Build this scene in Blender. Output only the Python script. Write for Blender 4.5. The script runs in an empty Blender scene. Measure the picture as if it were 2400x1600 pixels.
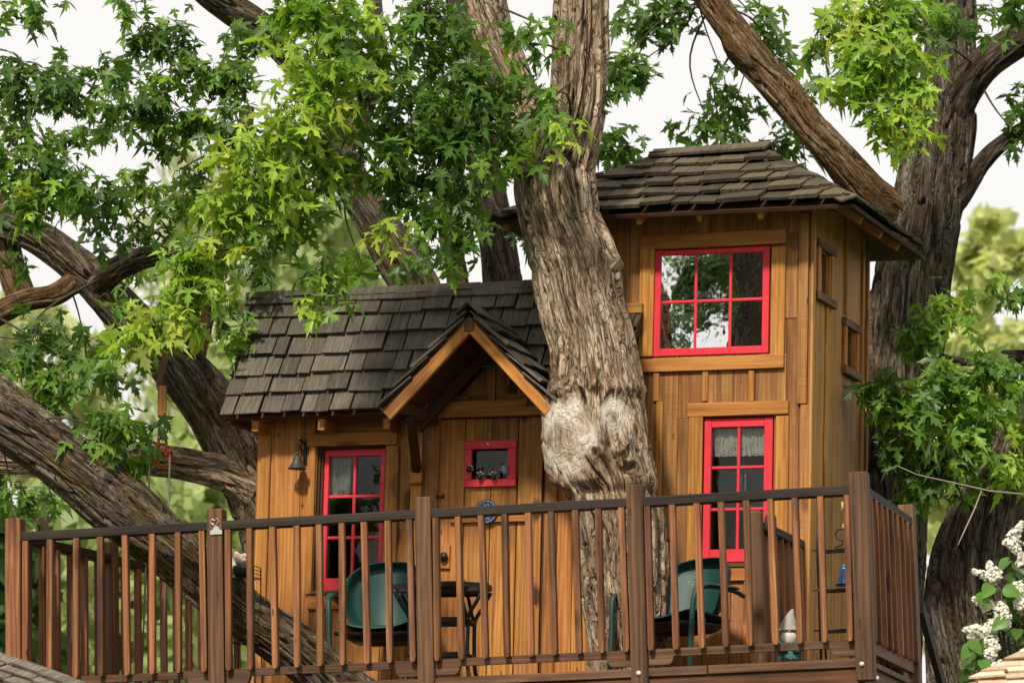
import bpy, bmesh, math, random
import numpy as np
from mathutils import Matrix, Vector

random.seed(7)
RNG = np.random.default_rng(11)
SC = bpy.context.scene
COL = SC.collection

# ------------------------------------------------------------------ camera
PITCH = math.atan(0.17)
FPX = 10000.0                      # focal length in photo pixels (photo 2400 x 1600)
CAM_Z = 1.6
cd = bpy.data.cameras.new('Camera')
cam = bpy.data.objects.new('Camera', cd); COL.objects.link(cam)
cam.location = (0, 0, CAM_Z)
cam.rotation_euler = (math.pi / 2 + PITCH, 0, 0)
cd.sensor_width = 36.0
cd.lens = 36.0 * FPX / 2400.0
cd.clip_end = 2000
cd.dof.use_dof = True
cd.dof.focus_distance = 23.6
cd.dof.aperture_fstop = 4.2
SC.camera = cam

# ------------------------------------------------------------------ sun, sky, exposure
SUN_POS = Vector((-0.26, -0.76, 0.78)).normalized()
sd = bpy.data.lights.new('Sun', 'SUN'); sun = bpy.data.objects.new('Sun', sd); COL.objects.link(sun)
sd.energy = 3.9; sd.angle = math.radians(5.0); sd.color = (1.0, 0.93, 0.80)
sun.rotation_euler = (-SUN_POS).to_track_quat('-Z', 'Y').to_euler()
sun.location = SUN_POS * 40
W = bpy.data.worlds.new('World'); SC.world = W; W.use_nodes = True
wn = W.node_tree.nodes; wl = W.node_tree.links
wn.clear()
wo = wn.new('ShaderNodeOutputWorld'); bg = wn.new('ShaderNodeBackground')
sky = wn.new('ShaderNodeTexSky'); sky.sky_type = 'NISHITA'; sky.sun_disc = False
sky.sun_elevation = math.asin(SUN_POS.z); sky.sun_rotation = math.atan2(SUN_POS.x, SUN_POS.y)
sky.dust_density = 3.0; sky.air_density = 1.0
smul = wn.new('ShaderNodeMixRGB'); smul.blend_type = 'MULTIPLY'; smul.inputs[0].default_value = 1
smul.inputs[2].default_value = (0.09, 0.09, 0.09, 1)
wl.new(sky.outputs[0], smul.inputs[1])
tc = wn.new('ShaderNodeTexCoord'); mp = wn.new('ShaderNodeMapping'); mp.inputs['Scale'].default_value = (1, 1, 2.2)
wl.new(tc.outputs['Generated'], mp.inputs[0])
cn = wn.new('ShaderNodeTexNoise'); cn.inputs['Scale'].default_value = 3.0; cn.inputs['Detail'].default_value = 6
wl.new(mp.outputs[0], cn.inputs[0])
cr = wn.new('ShaderNodeValToRGB')
cr.color_ramp.elements[0].position = 0.30; cr.color_ramp.elements[0].color = (0.79, 0.775, 0.75, 1)
cr.color_ramp.elements[1].position = 0.55; cr.color_ramp.elements[1].color = (0.915, 0.895, 0.86, 1)
wl.new(cn.outputs[0], cr.inputs[0])
wmix = wn.new('ShaderNodeMixRGB'); wmix.inputs[0].default_value = 0.94      # thin bright overcast over the blue
wl.new(smul.outputs[0], wmix.inputs[1]); wl.new(cr.outputs[0], wmix.inputs[2])
wl.new(wmix.outputs[0], bg.inputs[0]); bg.inputs[1].default_value = 1.0
wl.new(bg.outputs[0], wo.inputs[0])
SC.view_settings.view_transform = 'Standard'; SC.view_settings.look = 'None'
SC.view_settings.exposure = 0.16; SC.view_settings.gamma = 1.0
SC.view_settings.use_curve_mapping = False
SC.cycles.use_denoising = True
SC.cycles.max_bounces = 8; SC.cycles.transparent_max_bounces = 12
SC.render.engine = 'CYCLES'

# ------------------------------------------------------------------ geometry helpers
def ray(px, py):
    dx = (px - 1200) / FPX; dy = (800 - py) / FPX
    cp, sp = math.cos(PITCH), math.sin(PITCH)
    return Vector((dx, cp - dy * sp, sp + dy * cp))
CAM = Vector((0, 0, CAM_Z))
def at(px, py, Y):
    r = ray(px, py)
    return CAM + r * (Y / r.y)

class Frame:
    def __init__(self, origin, yaw_deg, tilt):
        self.M = Matrix.Translation(origin) @ Matrix.Rotation(tilt, 4, 'Y') @ Matrix.Rotation(math.radians(-yaw_deg), 4, 'Z')
        self.I = self.M.inverted()
    def _r(self, px, py):
        o = self.I @ CAM; d = self.I.to_3x3() @ ray(px, py)
        return o, d
    def v(self, px, py, v):          # point on the plane v = const -> Vector(u, v, z)
        o, d = self._r(px, py); t = (v - o.y) / d.y
        return o + d * t
    def u(self, px, py, u):
        o, d = self._r(px, py); t = (u - o.x) / d.x
        return o + d * t
    def z(self, px, py, z):
        o, d = self._r(px, py); t = (z - o.z) / d.z
        return o + d * t
    def rect(self, x0, y0, x1, y1, v):   # axis aligned rect from photo corners
        ym = (y0 + y1) / 2; xm = (x0 + x1) / 2
        return (self.v(x0, ym, v).x, self.v(x1, ym, v).x, self.v(xm, y1, v).z, self.v(xm, y0, v).z)
    def w(self, p): return self.M @ Vector(p)

def thing(name, label, cat, M=None, loc=None, group=None):
    o = bpy.data.objects.new(name, None); COL.objects.link(o)
    o.empty_display_size = 0.1
    if M is not None: o.matrix_world = M
    if loc is not None: o.location = loc
    o['label'] = label; o['category'] = cat
    if group: o['group'] = group
    return o
def tag(o, label, cat, group=None):
    o['label'] = label; o['category'] = cat
    if group: o['group'] = group
    return o
def link(name, me, parent=None, M=None, mat=None):
    o = bpy.data.objects.new(name, me); COL.objects.link(o)
    if parent is not None: o.parent = parent
    if M is not None: o.matrix_basis = M
    if mat is not None and not me.materials: me.materials.append(mat)
    return o
def mesh(name, verts, faces, mat=None, smooth=False):
    me = bpy.data.meshes.new(name)
    me.from_pydata([tuple(v) for v in verts], [], faces); me.update()
    if mat: me.materials.append(mat)
    if smooth: me.polygons.foreach_set('use_smooth', [True] * len(me.polygons))
    return me
def bm_mesh(name, bm, mat=None, smooth=False):
    me = bpy.data.meshes.new(name); bm.normal_update(); bm.to_mesh(me); bm.free()
    if mat: me.materials.append(mat)
    if smooth: me.polygons.foreach_set('use_smooth', [True] * len(me.polygons))
    return me

_box = {}
def box_mesh(sx, sy, sz, mat, bev):
    key = (round(sx, 3), round(sy, 3), round(sz, 3), mat.name, bev)
    if key in _box: return _box[key]
    bm = bmesh.new(); bmesh.ops.create_cube(bm, size=1)
    bmesh.ops.scale(bm, vec=(max(key[0], .001), max(key[1], .001), max(key[2], .001)), verts=bm.verts)
    b = min(bev, min(key[:3]) * 0.3)
    if b > 0.0004:
        bmesh.ops.bevel(bm, geom=bm.edges[:], offset=b, segments=1, affect='EDGES')
    me = bm_mesh('board', bm, mat); _box[key] = me
    return me
def pick(mat, s):
    if isinstance(mat, dict):
        return mat['xyz'[max(range(3), key=lambda i: s[i])]]
    return mat
def box(name, parent, u0, u1, v0, v1, z0, z1, mat, bev=0.003, rot=None):
    s = (abs(u1 - u0), abs(v1 - v0), abs(z1 - z0))
    M = Matrix.Translation(((u0 + u1) / 2, (v0 + v1) / 2, (z0 + z1) / 2))
    if rot is not None: M = M @ rot
    m = pick(mat, s)
    return link(name, box_mesh(*s, m, bev), parent, M)
def beam(name, parent, P, Q, w, d, mat, side=Vector((1, 0, 0)), bev=0.003):
    """box whose long axis runs P -> Q; w across 'side', d across the third axis"""
    P = Vector(P); Q = Vector(Q); z = (Q - P); L = z.length; z.normalize()
    x = side - z * side.dot(z); x.normalize(); y = z.cross(x)
    M = Matrix.Translation((P + Q) / 2) @ Matrix((x, y, z)).transposed().to_4x4()
    m = mat['z'] if isinstance(mat, dict) else mat
    return link(name, box_mesh(w, d, L, m, bev), parent, M)
def prism(name, parent, poly, M, depth, mat):
    """polygon (x, z) extruded along local y by depth, placed by M"""
    n = len(poly)
    v = [(x, 0, z) for x, z in poly] + [(x, depth, z) for x, z in poly]
    f = [list(range(n)), list(range(2 * n - 1, n - 1, -1))]
    for i in range(n):
        j = (i + 1) % n; f.append([i, n + i, n + j, j])
    me = mesh(name, v, f, mat)
    bm = bmesh.new(); bm.from_mesh(me); bmesh.ops.recalc_face_normals(bm, faces=bm.faces); bm.to_mesh(me); bm.free()
    return link(name, me, parent, M)
def tube_data(pts, rad, seg=8, closed=False):
    pts = [Vector(p) for p in pts]; n = len(pts)
    if not hasattr(rad, '__len__'): rad = [rad] * n
    vs, fs = [], []
    t0 = (pts[1] - pts[0]).normalized()
    ref = Vector((0, 0, 1)) if abs(t0.z) < .9 else Vector((1, 0, 0))
    x = t0.cross(ref).normalized()
    for i, p in enumerate(pts):
        t = (pts[min(i + 1, n - 1)] - pts[max(i - 1, 0)]).normalized()
        x = (x - t * x.dot(t)).normalized(); y = t.cross(x)
        for k in range(seg):
            a = 2 * math.pi * k / seg
            vs.append(p + (x * math.cos(a) + y * math.sin(a)) * rad[i])
    for i in range(n - 1):
        for k in range(seg):
            k2 = (k + 1) % seg
            fs.append([i * seg + k, i * seg + k2, (i + 1) * seg + k2, (i + 1) * seg + k])
    fs.append(list(range(seg - 1, -1, -1))); fs.append(list(range((n - 1) * seg, n * seg)))
    return vs, fs
def tube(name, parent, pts, rad, mat, seg=8, M=None):
    vs, fs = tube_data(pts, rad, seg)
    return link(name, mesh(name, vs, fs, mat, True), parent, M)
class MB:
    def __init__(s): s.v = []; s.f = []
    def add(s, d):
        b = len(s.v); s.v += d[0]; s.f += [[i + b for i in f] for f in d[1]]
    def build(s, name, parent, mat, smooth=True): return link(name, mesh(name, s.v, s.f, mat, smooth), parent)
def lathe_data(prof, seg=20, c=(0, 0, 0), wob=None):
    vs, fs = [], []
    for j, (r, z) in enumerate(prof):
        for k in range(seg):
            a = 2 * math.pi * k / seg; rr = r * (wob(a, z) if wob else 1)
            vs.append(Vector((c[0] + rr * math.cos(a), c[1] + rr * math.sin(a), c[2] + z)))
    for j in range(len(prof) - 1):
        for k in range(seg):
            k2 = (k + 1) % seg
            fs.append([j * seg + k, j * seg + k2, (j + 1) * seg + k2, (j + 1) * seg + k])
    fs.append(list(range(seg - 1, -1, -1))); fs.append(list(range((len(prof) - 1) * seg, len(prof) * seg)))
    return vs, fs
def lathe(name, parent, prof, mat, seg=20, c=(0, 0, 0), M=None, wob=None):
    vs, fs = lathe_data(prof, seg, c, wob)
    return link(name, mesh(name, vs, fs, mat, True), parent, M)
def curve_pts(P, n):
    """Catmull-Rom through rows of P (k x d array) -> n samples"""
    P = np.asarray(P, float); k = len(P)
    E = np.vstack([2 * P[0] - P[1], P, 2 * P[-1] - P[-2]])
    t = np.linspace(0, k - 1 - 1e-9, n); i = t.astype(int); f = (t - i)[:, None]
    a, b, c, d = E[i], E[i + 1], E[i + 2], E[i + 3]
    return .5 * ((2 * b) + (c - a) * f + (2 * a - 5 * b + 4 * c - d) * f ** 2 + (3 * b - a - 3 * c + d) * f ** 3)

# ------------------------------------------------------------------ numpy gradient noise
_perm = np.random.default_rng(3).permutation(256).astype(np.int64)
_perm = np.concatenate([_perm, _perm])
_g = np.random.default_rng(4).normal(size=(256, 3)); _g /= np.linalg.norm(_g, axis=1)[:, None]
def pnoise(p):
    i = np.floor(p).astype(np.int64); f = p - i; u = f * f * f * (f * (f * 6 - 15) + 10); i &= 255
    out = 0
    for dx in (0, 1):
        wx = u[:, 0] if dx else 1 - u[:, 0]
        a = _perm[(i[:, 0] + dx) & 255]
        for dy in (0, 1):
            wy = u[:, 1] if dy else 1 - u[:, 1]
            b = _perm[(a + i[:, 1] + dy) & 255]
            for dz in (0, 1):
                wz = u[:, 2] if dz else 1 - u[:, 2]
                g = _g[_perm[(b + i[:, 2] + dz) & 255]]
                d = g[:, 0] * (f[:, 0] - dx) + g[:, 1] * (f[:, 1] - dy) + g[:, 2] * (f[:, 2] - dz)
                out = out + wx * wy * wz * d
    return out * 1.6
def sstep(a, b, x):
    t = np.clip((x - a) / (b - a), 0, 1); return t * t * (3 - 2 * t)

# ------------------------------------------------------------------ materials
class NT:
    def __init__(s, name):
        s.m = bpy.data.materials.new(name); s.m.use_nodes = True
        s.n = s.m.node_tree.nodes; s.l = s.m.node_tree.links
        s.bsdf = s.n['Principled BSDF']; s.out = s.n['Material Output']
    def new(s, t, **kw):
        nd = s.n.new(t)
        for k, v in kw.items():
            if hasattr(nd, k): setattr(nd, k, v)
            else: nd.inputs[k].default_value = v
        return nd
    def put(s, val, sock):
        if isinstance(val, bpy.types.NodeSocket): s.l.new(val, sock)
        else: sock.default_value = c4(val) if (sock.type == 'RGBA' and len(val) == 3) else val
    def math(s, op, a, b=None, clamp=False):
        nd = s.n.new('ShaderNodeMath'); nd.operation = op; nd.use_clamp = clamp
        s.put(a, nd.inputs[0])
        if b is not None: s.put(b, nd.inputs[1])
        return nd.outputs[0]
    def mix(s, f, a, b, mode='MIX'):
        nd = s.n.new('ShaderNodeMixRGB'); nd.blend_type = mode
        s.put(f, nd.inputs[0]); s.put(a, nd.inputs[1]); s.put(b, nd.inputs[2])
        return nd.outputs[0]
    def map(s, vec, scale, loc=None):
        nd = s.n.new('ShaderNodeMapping'); s.l.new(vec, nd.inputs[0]); nd.inputs['Scale'].default_value = scale
        return nd.outputs[0]
    def noise(s, vec, scale=1.0, detail=4.0, rough=.55, dist=0.0):
        nd = s.n.new('ShaderNodeTexNoise'); s.l.new(vec, nd.inputs['Vector'])
        nd.inputs['Scale'].default_value = scale; nd.inputs['Detail'].default_value = detail
        nd.inputs['Roughness'].default_value = rough; nd.inputs['Distortion'].default_value = dist
        return nd.outputs[0]
    def ramp(s, fac, stops):
        nd = s.n.new('ShaderNodeValToRGB'); e = nd.color_ramp.elements
        while len(e) > 1: e.remove(e[-1])
        e[0].position, e[0].color = stops[0][0], c4(stops[0][1])
        for p, c in stops[1:]:
            k = e.new(p); k.color = c4(c)
        s.l.new(fac, nd.inputs[0]); return nd.outputs[0]
    def bump(s, h, strength, dist, normal=None):
        nd = s.n.new('ShaderNodeBump'); nd.inputs['Strength'].default_value = strength; nd.inputs['Distance'].default_value = dist
        s.l.new(h, nd.inputs['Height'])
        if normal is not None: s.l.new(normal, nd.inputs['Normal'])
        return nd.outputs[0]
    def objvec(s):
        """object coordinates shifted by the object's own random number"""
        t = s.n.new('ShaderNodeTexCoord'); oi = s.n.new('ShaderNodeObjectInfo')
        cx = s.n.new('ShaderNodeCombineXYZ')
        s.l.new(s.math('MULTIPLY', oi.outputs['Random'], 37.0), cx.inputs[0])
        s.l.new(s.math('MULTIPLY', oi.outputs['Random'], 91.0), cx.inputs[1])
        s.l.new(s.math('MULTIPLY', oi.outputs['Random'], 53.0), cx.inputs[2])
        va = s.n.new('ShaderNodeVectorMath'); va.operation = 'ADD'
        s.l.new(t.outputs['Object'], va.inputs[0]); s.l.new(cx.outputs[0], va.inputs[1])
        return va.outputs[0], oi.outputs['Random']
    def set(s, **kw):
        for k, v in kw.items():
            s.put(v, s.bsdf.inputs[k])
        return s.m
def c4(c): return (c[0], c[1], c[2], 1.0) if len(c) == 3 else c

def wood(name, dark, mid, light, across=34, along=1.5, knots=0.6, stain=(.02, .012, .008), stain_amt=.35, saw=0.0, var=.25, rough=.62, st=.53, nails=True):
    """weathered board; one variant for each long axis"""
    out = {}
    for ax in 'xyz':
        t = NT(name + '_' + ax); vec, rnd = t.objvec()
        def sc(a, l):
            return tuple(l if c == ax else a for c in 'xyz')
        warp = t.noise(t.map(vec, sc(6, 1.2)), 1, 2)
        g1 = t.noise(t.map(vec, sc(across, along)), 1, 5, .6, 1.2)
        g2 = t.noise(t.map(vec, sc(across * 5, along * 3)), 1, 3, .6)
        wv = t.n.new('ShaderNodeTexWave'); wv.wave_type = 'BANDS'; wv.bands_direction = 'X' if ax != 'x' else 'Y'
        t.l.new(t.map(vec, sc(1, .06)), wv.inputs[0]); wv.inputs['Scale'].default_value = 11
        wv.inputs['Distortion'].default_value = 9; wv.inputs['Detail'].default_value = 2.5; wv.inputs['Detail Scale'].default_value = 1.4
        grain = t.math('ADD', t.math('MULTIPLY', g1, .84), t.math('MULTIPLY', wv.outputs[1], .16))
        col = t.ramp(grain, [(.20, dark), (.46, mid), (.74, light)])
        col = t.mix(t.math('MULTIPLY', t.math('SUBTRACT', g2, .46), .9, True), col, dark)
        big = t.noise(t.map(vec, sc(4.5, 1.1)), 1, 4, .6)
        sm = t.math('MULTIPLY', t.math('SUBTRACT', big, st), 5, True)
        col = t.mix(t.math('MULTIPLY', sm, stain_amt), col, c4(stain))
        if knots:
            vo = t.n.new('ShaderNodeTexVoronoi'); t.l.new(t.map(vec, sc(4.2, 2.3)), vo.inputs['Vector']); vo.inputs['Scale'].default_value = 1.0
            kk = t.math('MULTIPLY', t.math('SUBTRACT', .23, vo.outputs['Distance']), 14, True)
            on = t.math('GREATER_THAN', t.noise(t.map(vec, sc(2.1, 1.2)), 1, 1), .50)
            col = t.mix(t.math('MULTIPLY', t.math('MULTIPLY', kk, on), knots), col, (.035, .014, .007, 1))
        strk = t.noise(t.map(vec, sc(16, .55)), 1, 4, .6, .3)
        col = t.mix(t.math('MULTIPLY', t.math('MULTIPLY', t.math('SUBTRACT', strk, .53), 8, True), .55), col, c4([x * .55 for x in dark]))
        grey = t.noise(t.map(vec, sc(7, 1.6)), 1, 4, .6)
        col = t.mix(t.math('MULTIPLY', t.math('MULTIPLY', t.math('SUBTRACT', grey, .55), 6, True), .30), col, c4([.6 * light[0] + .05, .72 * light[1] + .04, light[2] + .05]))
        if nails:
            vn = t.n.new('ShaderNodeTexVoronoi'); t.l.new(t.map(vec, sc(11, 3.1)), vn.inputs['Vector']); vn.inputs['Scale'].default_value = 1.0
            pn_ = t.math('MULTIPLY', t.math('SUBTRACT', .085, vn.outputs['Distance']), 30, True)
            col = t.mix(t.math('MULTIPLY', pn_, .7), col, (.03, .014, .008, 1))
        h = t.math('ADD', t.math('MULTIPLY', g1, .7), t.math('MULTIPLY', g2, .5))
        if saw:
            oth = [c for c in 'xyz' if c != ax]
            s2 = t.noise(t.map(vec, tuple(150 if c == ax else 6 for c in 'xyz')), 1, 3, .6)
            col = t.mix(t.math('MULTIPLY', t.math('SUBTRACT', s2, .45), saw * 2.2, True), col, dark)
            h = t.math('ADD', h, t.math('MULTIPLY', s2, saw))
        hs = t.n.new('ShaderNodeHueSaturation')
        t.l.new(t.math('ADD', 1 - var * .55, t.math('MULTIPLY', rnd, var)), hs.inputs['Value'])
        t.l.new(t.math('ADD', .494, t.math('MULTIPLY', t.math('FRACT', t.math('MULTIPLY', rnd, 17.3)), .012)), hs.inputs['Hue'])
        t.l.new(col, hs.inputs['Color'])
        t.set(**{'Base Color': hs.outputs[0], 'Roughness': rough, 'Specular IOR Level': .25, 'Normal': t.bump(h, .55, .004)})
        out[ax] = t.m
    return out

M_CABIN = wood('honey_board', (.185, .060, .013), (.385, .152, .034), (.55, .265, .070), knots=.9, stain=(.105, .038, .013), stain_amt=.75, var=.42, st=.50)
M_TRIM = wood('trim_board', (.22, .072, .014), (.42, .17, .034), (.55, .26, .06), across=28, knots=.55, stain=(.09, .032, .010), stain_amt=.35)
M_TOWER = wood('sawn_board', (.165, .058, .015), (.31, .130, .038), (.45, .218, .072), across=26, knots=.6, saw=.6, stain=(.09, .037, .014), stain_amt=.75, var=.40, st=.50)
M_TOWER_SIDE = wood('side_board', (.24, .108, .024), (.43, .215, .052), (.55, .31, .090), across=40, knots=.2, stain=(.10, .045, .012), stain_amt=.3)
M_RAIL = wood('redwood', (.085, .030, .013), (.22, .082, .031), (.42, .176, .070), across=44, along=1.2, knots=.7, stain=(.040, .022, .015), stain_amt=.8, var=.6, st=.47)
M_DARK = wood('dark_rail', (.012, .008, .006), (.030, .020, .014), (.060, .042, .030), across=50, along=1.1, knots=0, stain=(.012, .009, .007), stain_amt=.4)
M_POSTD = wood('weathered_post', (.038, .018, .010), (.110, .053, .026), (.225, .112, .056), across=40, along=.9, knots=.3, stain=(.02, .012, .008), stain_amt=.6)
M_SKIRT = wood('skirt_board', (.030, .012, .006), (.085, .034, .014), (.20, .085, .032), across=30, along=1.0, knots=.5, stain=(.010, .006, .004), stain_amt=.7)
M_SHADEWOOD = wood('dark_timber', (.020, .008, .004), (.055, .022, .010), (.10, .042, .018), knots=.2)

def shingle_mat(name, cols, moss=.35, scale=1.0):
    t = NT(name); vec, rnd = t.objvec()
    g = t.noise(t.map(vec, (60 * scale, 5 * scale, 20)), 1, 5, .65, .4)
    f = t.noise(t.map(vec, (150 * scale, 90 * scale, 80)), 1, 3, .7)
    b = t.noise(t.map(vec, (7, 7, 7)), 1, 4, .6)
    col = t.ramp(t.math('ADD', t.math('MULTIPLY', g, .6), t.math('MULTIPLY', f, .4)), [(.32, cols[0]), (.52, cols[1]), (.72, cols[2])])
    col = t.mix(t.math('MULTIPLY', t.math('SUBTRACT', b, .52), moss * 6, True), col, t.mix(f, cols[3], cols[1]))
    hs = t.n.new('ShaderNodeHueSaturation'); t.l.new(t.math('ADD', .62, t.math('MULTIPLY', rnd, .75)), hs.inputs['Value']); t.l.new(col, hs.inputs['Color'])
    h = t.math('ADD', g, t.math('MULTIPLY', f, .6))
    return t.set(**{'Base Color': hs.outputs[0], 'Roughness': .85, 'Specular IOR Level': .2, 'Normal': t.bump(h, .8, .006)})
M_SHAKE = shingle_mat('cabin_shake', [(.042, .036, .029), (.100, .085, .066), (.185, .160, .124), (.15, .105, .048)], .35)
M_SHAKE_T = shingle_mat('tower_shake', [(.036, .029, .019), (.085, .068, .043), (.155, .126, .082), (.13, .08, .025)], .5)
M_SHAKE_PALE = shingle_mat('pale_shingle', [(.42, .29, .19), (.62, .46, .32), (.72, .57, .42), (.5, .38, .26)], .1)
M_ASPHALT = shingle_mat('asphalt_shingle', [(.05, .042, .034), (.16, .135, .108), (.36, .31, .25), (.14, .11, .08)], .2)

def paint(name, col, rough=.45, wear=None, wear_amt=.5, var=.10, thr=.66):
    t = NT(name); tcx = t.n.new('ShaderNodeTexCoord'); vec = tcx.outputs['Object']
    n1 = t.noise(vec, 5, 4, .6); n2 = t.noise(vec, 60, 4, .7)
    c = t.mix(t.math('MULTIPLY', n1, 1.0), c4([x * (1 - var) for x in col]), c4([min(1, x * (1 + var)) for x in col]))
    if wear:
        ww = t.math('MULTIPLY', t.math('SUBTRACT', t.math('ADD', t.math('MULTIPLY', n1, .6), t.math('MULTIPLY', n2, .4)), thr), 40, True)
        c = t.mix(t.math('MULTIPLY', ww, wear_amt), c, c4(wear))
    return t.set(**{'Base Color': c, 'Roughness': rough, 'Specular IOR Level': .35, 'Normal': t.bump(n2, .25, .002)})
M_RED = paint('red_paint', (.66, .026, .046), .55, (.36, .17, .10), .8, var=.35, thr=.63)
M_RED2 = paint('coral_red_paint', (.74, .045, .065), .55, (.45, .10, .08), .6, var=.32, thr=.64)
M_GREEN = paint('green_enamel', (.008, .042, .036), .5, (.40, .20, .13), .9, thr=.63)
M_GREEN1 = paint('green_enamel_sound', (.009, .046, .039), .5, (.5, .5, .45), .7, thr=.78)
M_BLACK = paint('black_metal', (.010, .010, .011), .45)
M_IRON = paint('rusty_wire', (.022, .019, .015), .5, (.35, .27, .17), .8, thr=.58)
M_BELL = paint('verdigris_bell', (.038, .042, .038), .55, (.10, .12, .10), .6, thr=.56)
M_BRASS = paint('brass', (.50, .36, .14), .3); 
M_PULLEY = paint('red_oxide', (.36, .055, .022), .5, (.10, .05, .03), .7, thr=.55)
M_ROPE = paint('rope', (.30, .26, .21), .8)
M_WHITE = paint('white_enamel', (.72, .70, .66), .45)
M_ZINC = paint('tin', (.55, .56, .52), .3); M_ZINC.node_tree.nodes['Principled BSDF'].inputs['Metallic'].default_value = .6
M_BOLT = paint('bolt_head', (.62, .60, .54), .35)
M_BLUE = paint('blue_enamel', (.010, .048, .13), .35)
M_LETTER = paint('white_letter', (.50, .58, .64), .5)
M_STONE = paint('cast_stone', (.34, .31, .29), .9, (.07, .06, .055), .85, .35, .535)
M_BEARD = paint('gnome_beard', (.60, .56, .48), .85, (.12, .10, .08), .7, .2, .60)
M_COAT = paint('gnome_coat', (.045, .17, .16), .7, (.45, .42, .36), .7, .3, .60)
M_SKIN = paint('gnome_face', (.50, .36, .28), .8)
M_CORAL = paint('shell_pink', (.55, .42, .37), .8, (.18, .12, .10), .7, .3, .58)
M_DGREEN = paint('planter_green', (.012, .030, .026), .4)
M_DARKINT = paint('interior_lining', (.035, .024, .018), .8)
M_FIG = paint('figurine_dark', (.022, .020, .018), .6); M_FIG2 = paint('figurine_pale', (.50, .42, .27), .6); M_FIG3 = paint('figurine_blue', (.16, .36, .42), .6)

def glassy(name, refl, tint=(.02, .022, .02)):
    t = NT(name)
    gl = t.n.new('ShaderNodeBsdfGlossy'); gl.inputs['Roughness'].default_value = .015; gl.inputs['Color'].default_value = (.95, .95, .95, 1)
    tr = t.n.new('ShaderNodeBsdfTransparent'); tr.inputs['Color'].default_value = (.86, .88, .86, 1)
    tcx = t.n.new('ShaderNodeTexCoord')
    nz = t.noise(tcx.outputs['Object'], 9, 2); t.l.new(t.bump(nz, .06, .01), gl.inputs['Normal'])
    fr = t.n.new('ShaderNodeFresnel'); fr.inputs['IOR'].default_value = 1.5
    mx = t.n.new('ShaderNodeMixShader'); t.l.new(t.math('ADD', t.math('MULTIPLY', fr.outputs[0], .5), refl, True), mx.inputs[0])
    t.l.new(tr.outputs[0], mx.inputs[1]); t.l.new(gl.outputs[0], mx.inputs[2]); t.l.new(mx.outputs[0], t.out.inputs[0])
    return t.m
M_GLASS = glassy('window_glass', .0)
M_MIRROR = glassy('reflective_glass', .80)
def lace_mat(name, col, holes):
    t = NT(name); tcx = t.n.new('ShaderNodeTexCoord'); vec = tcx.outputs['Object']
    tr = t.n.new('ShaderNodeBsdfTransparent'); df = t.n.new('ShaderNodeBsdfDiffuse'); df.inputs[0].default_value = c4(col)
    tl = t.n.new('ShaderNodeBsdfTranslucent'); tl.inputs[0].default_value = c4(col)
    a = t.n.new('ShaderNodeMixShader'); a.inputs[0].default_value = .3; t.l.new(df.outputs[0], a.inputs[1]); t.l.new(tl.outputs[0], a.inputs[2])
    vo = t.n.new('ShaderNodeTexVoronoi'); vo.inputs['Scale'].default_value = holes; vo.inputs['Randomness'].default_value = .35; t.l.new(vec, vo.inputs['Vector'])
    reg = t.math('GREATER_THAN', t.noise(vec, 14, 1), .47)
    hole = t.math('MULTIPLY', t.math('LESS_THAN', vo.outputs['Distance'], .36), reg)
    mx = t.n.new('ShaderNodeMixShader'); t.l.new(hole, mx.inputs[0]); t.l.new(a.outputs[0], mx.inputs[1]); t.l.new(tr.outputs[0], mx.inputs[2]); t.l.new(mx.outputs[0], t.out.inputs[0])
    return t.m
M_LACE = lace_mat('crochet_lace', (.74, .70, .63), 110)
M_NET = lace_mat('net_curtain', (.50, .50, .47), 160)
def blueglass():
    t = NT('blue_glass'); tcx = t.n.new('ShaderNodeTexCoord')
    n = t.noise(t.map(tcx.outputs['Object'], (40, 40, 6)), 1, 4, .6)
    c = t.ramp(n, [(.3, (.03, .12, .42)), (.55, (.09, .30, .66)), (.75, (.32, .55, .78))])
    return t.set(**{'Base Color': c, 'Roughness': .15, 'Transmission Weight': .25})
M_BGLASS = blueglass()

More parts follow.
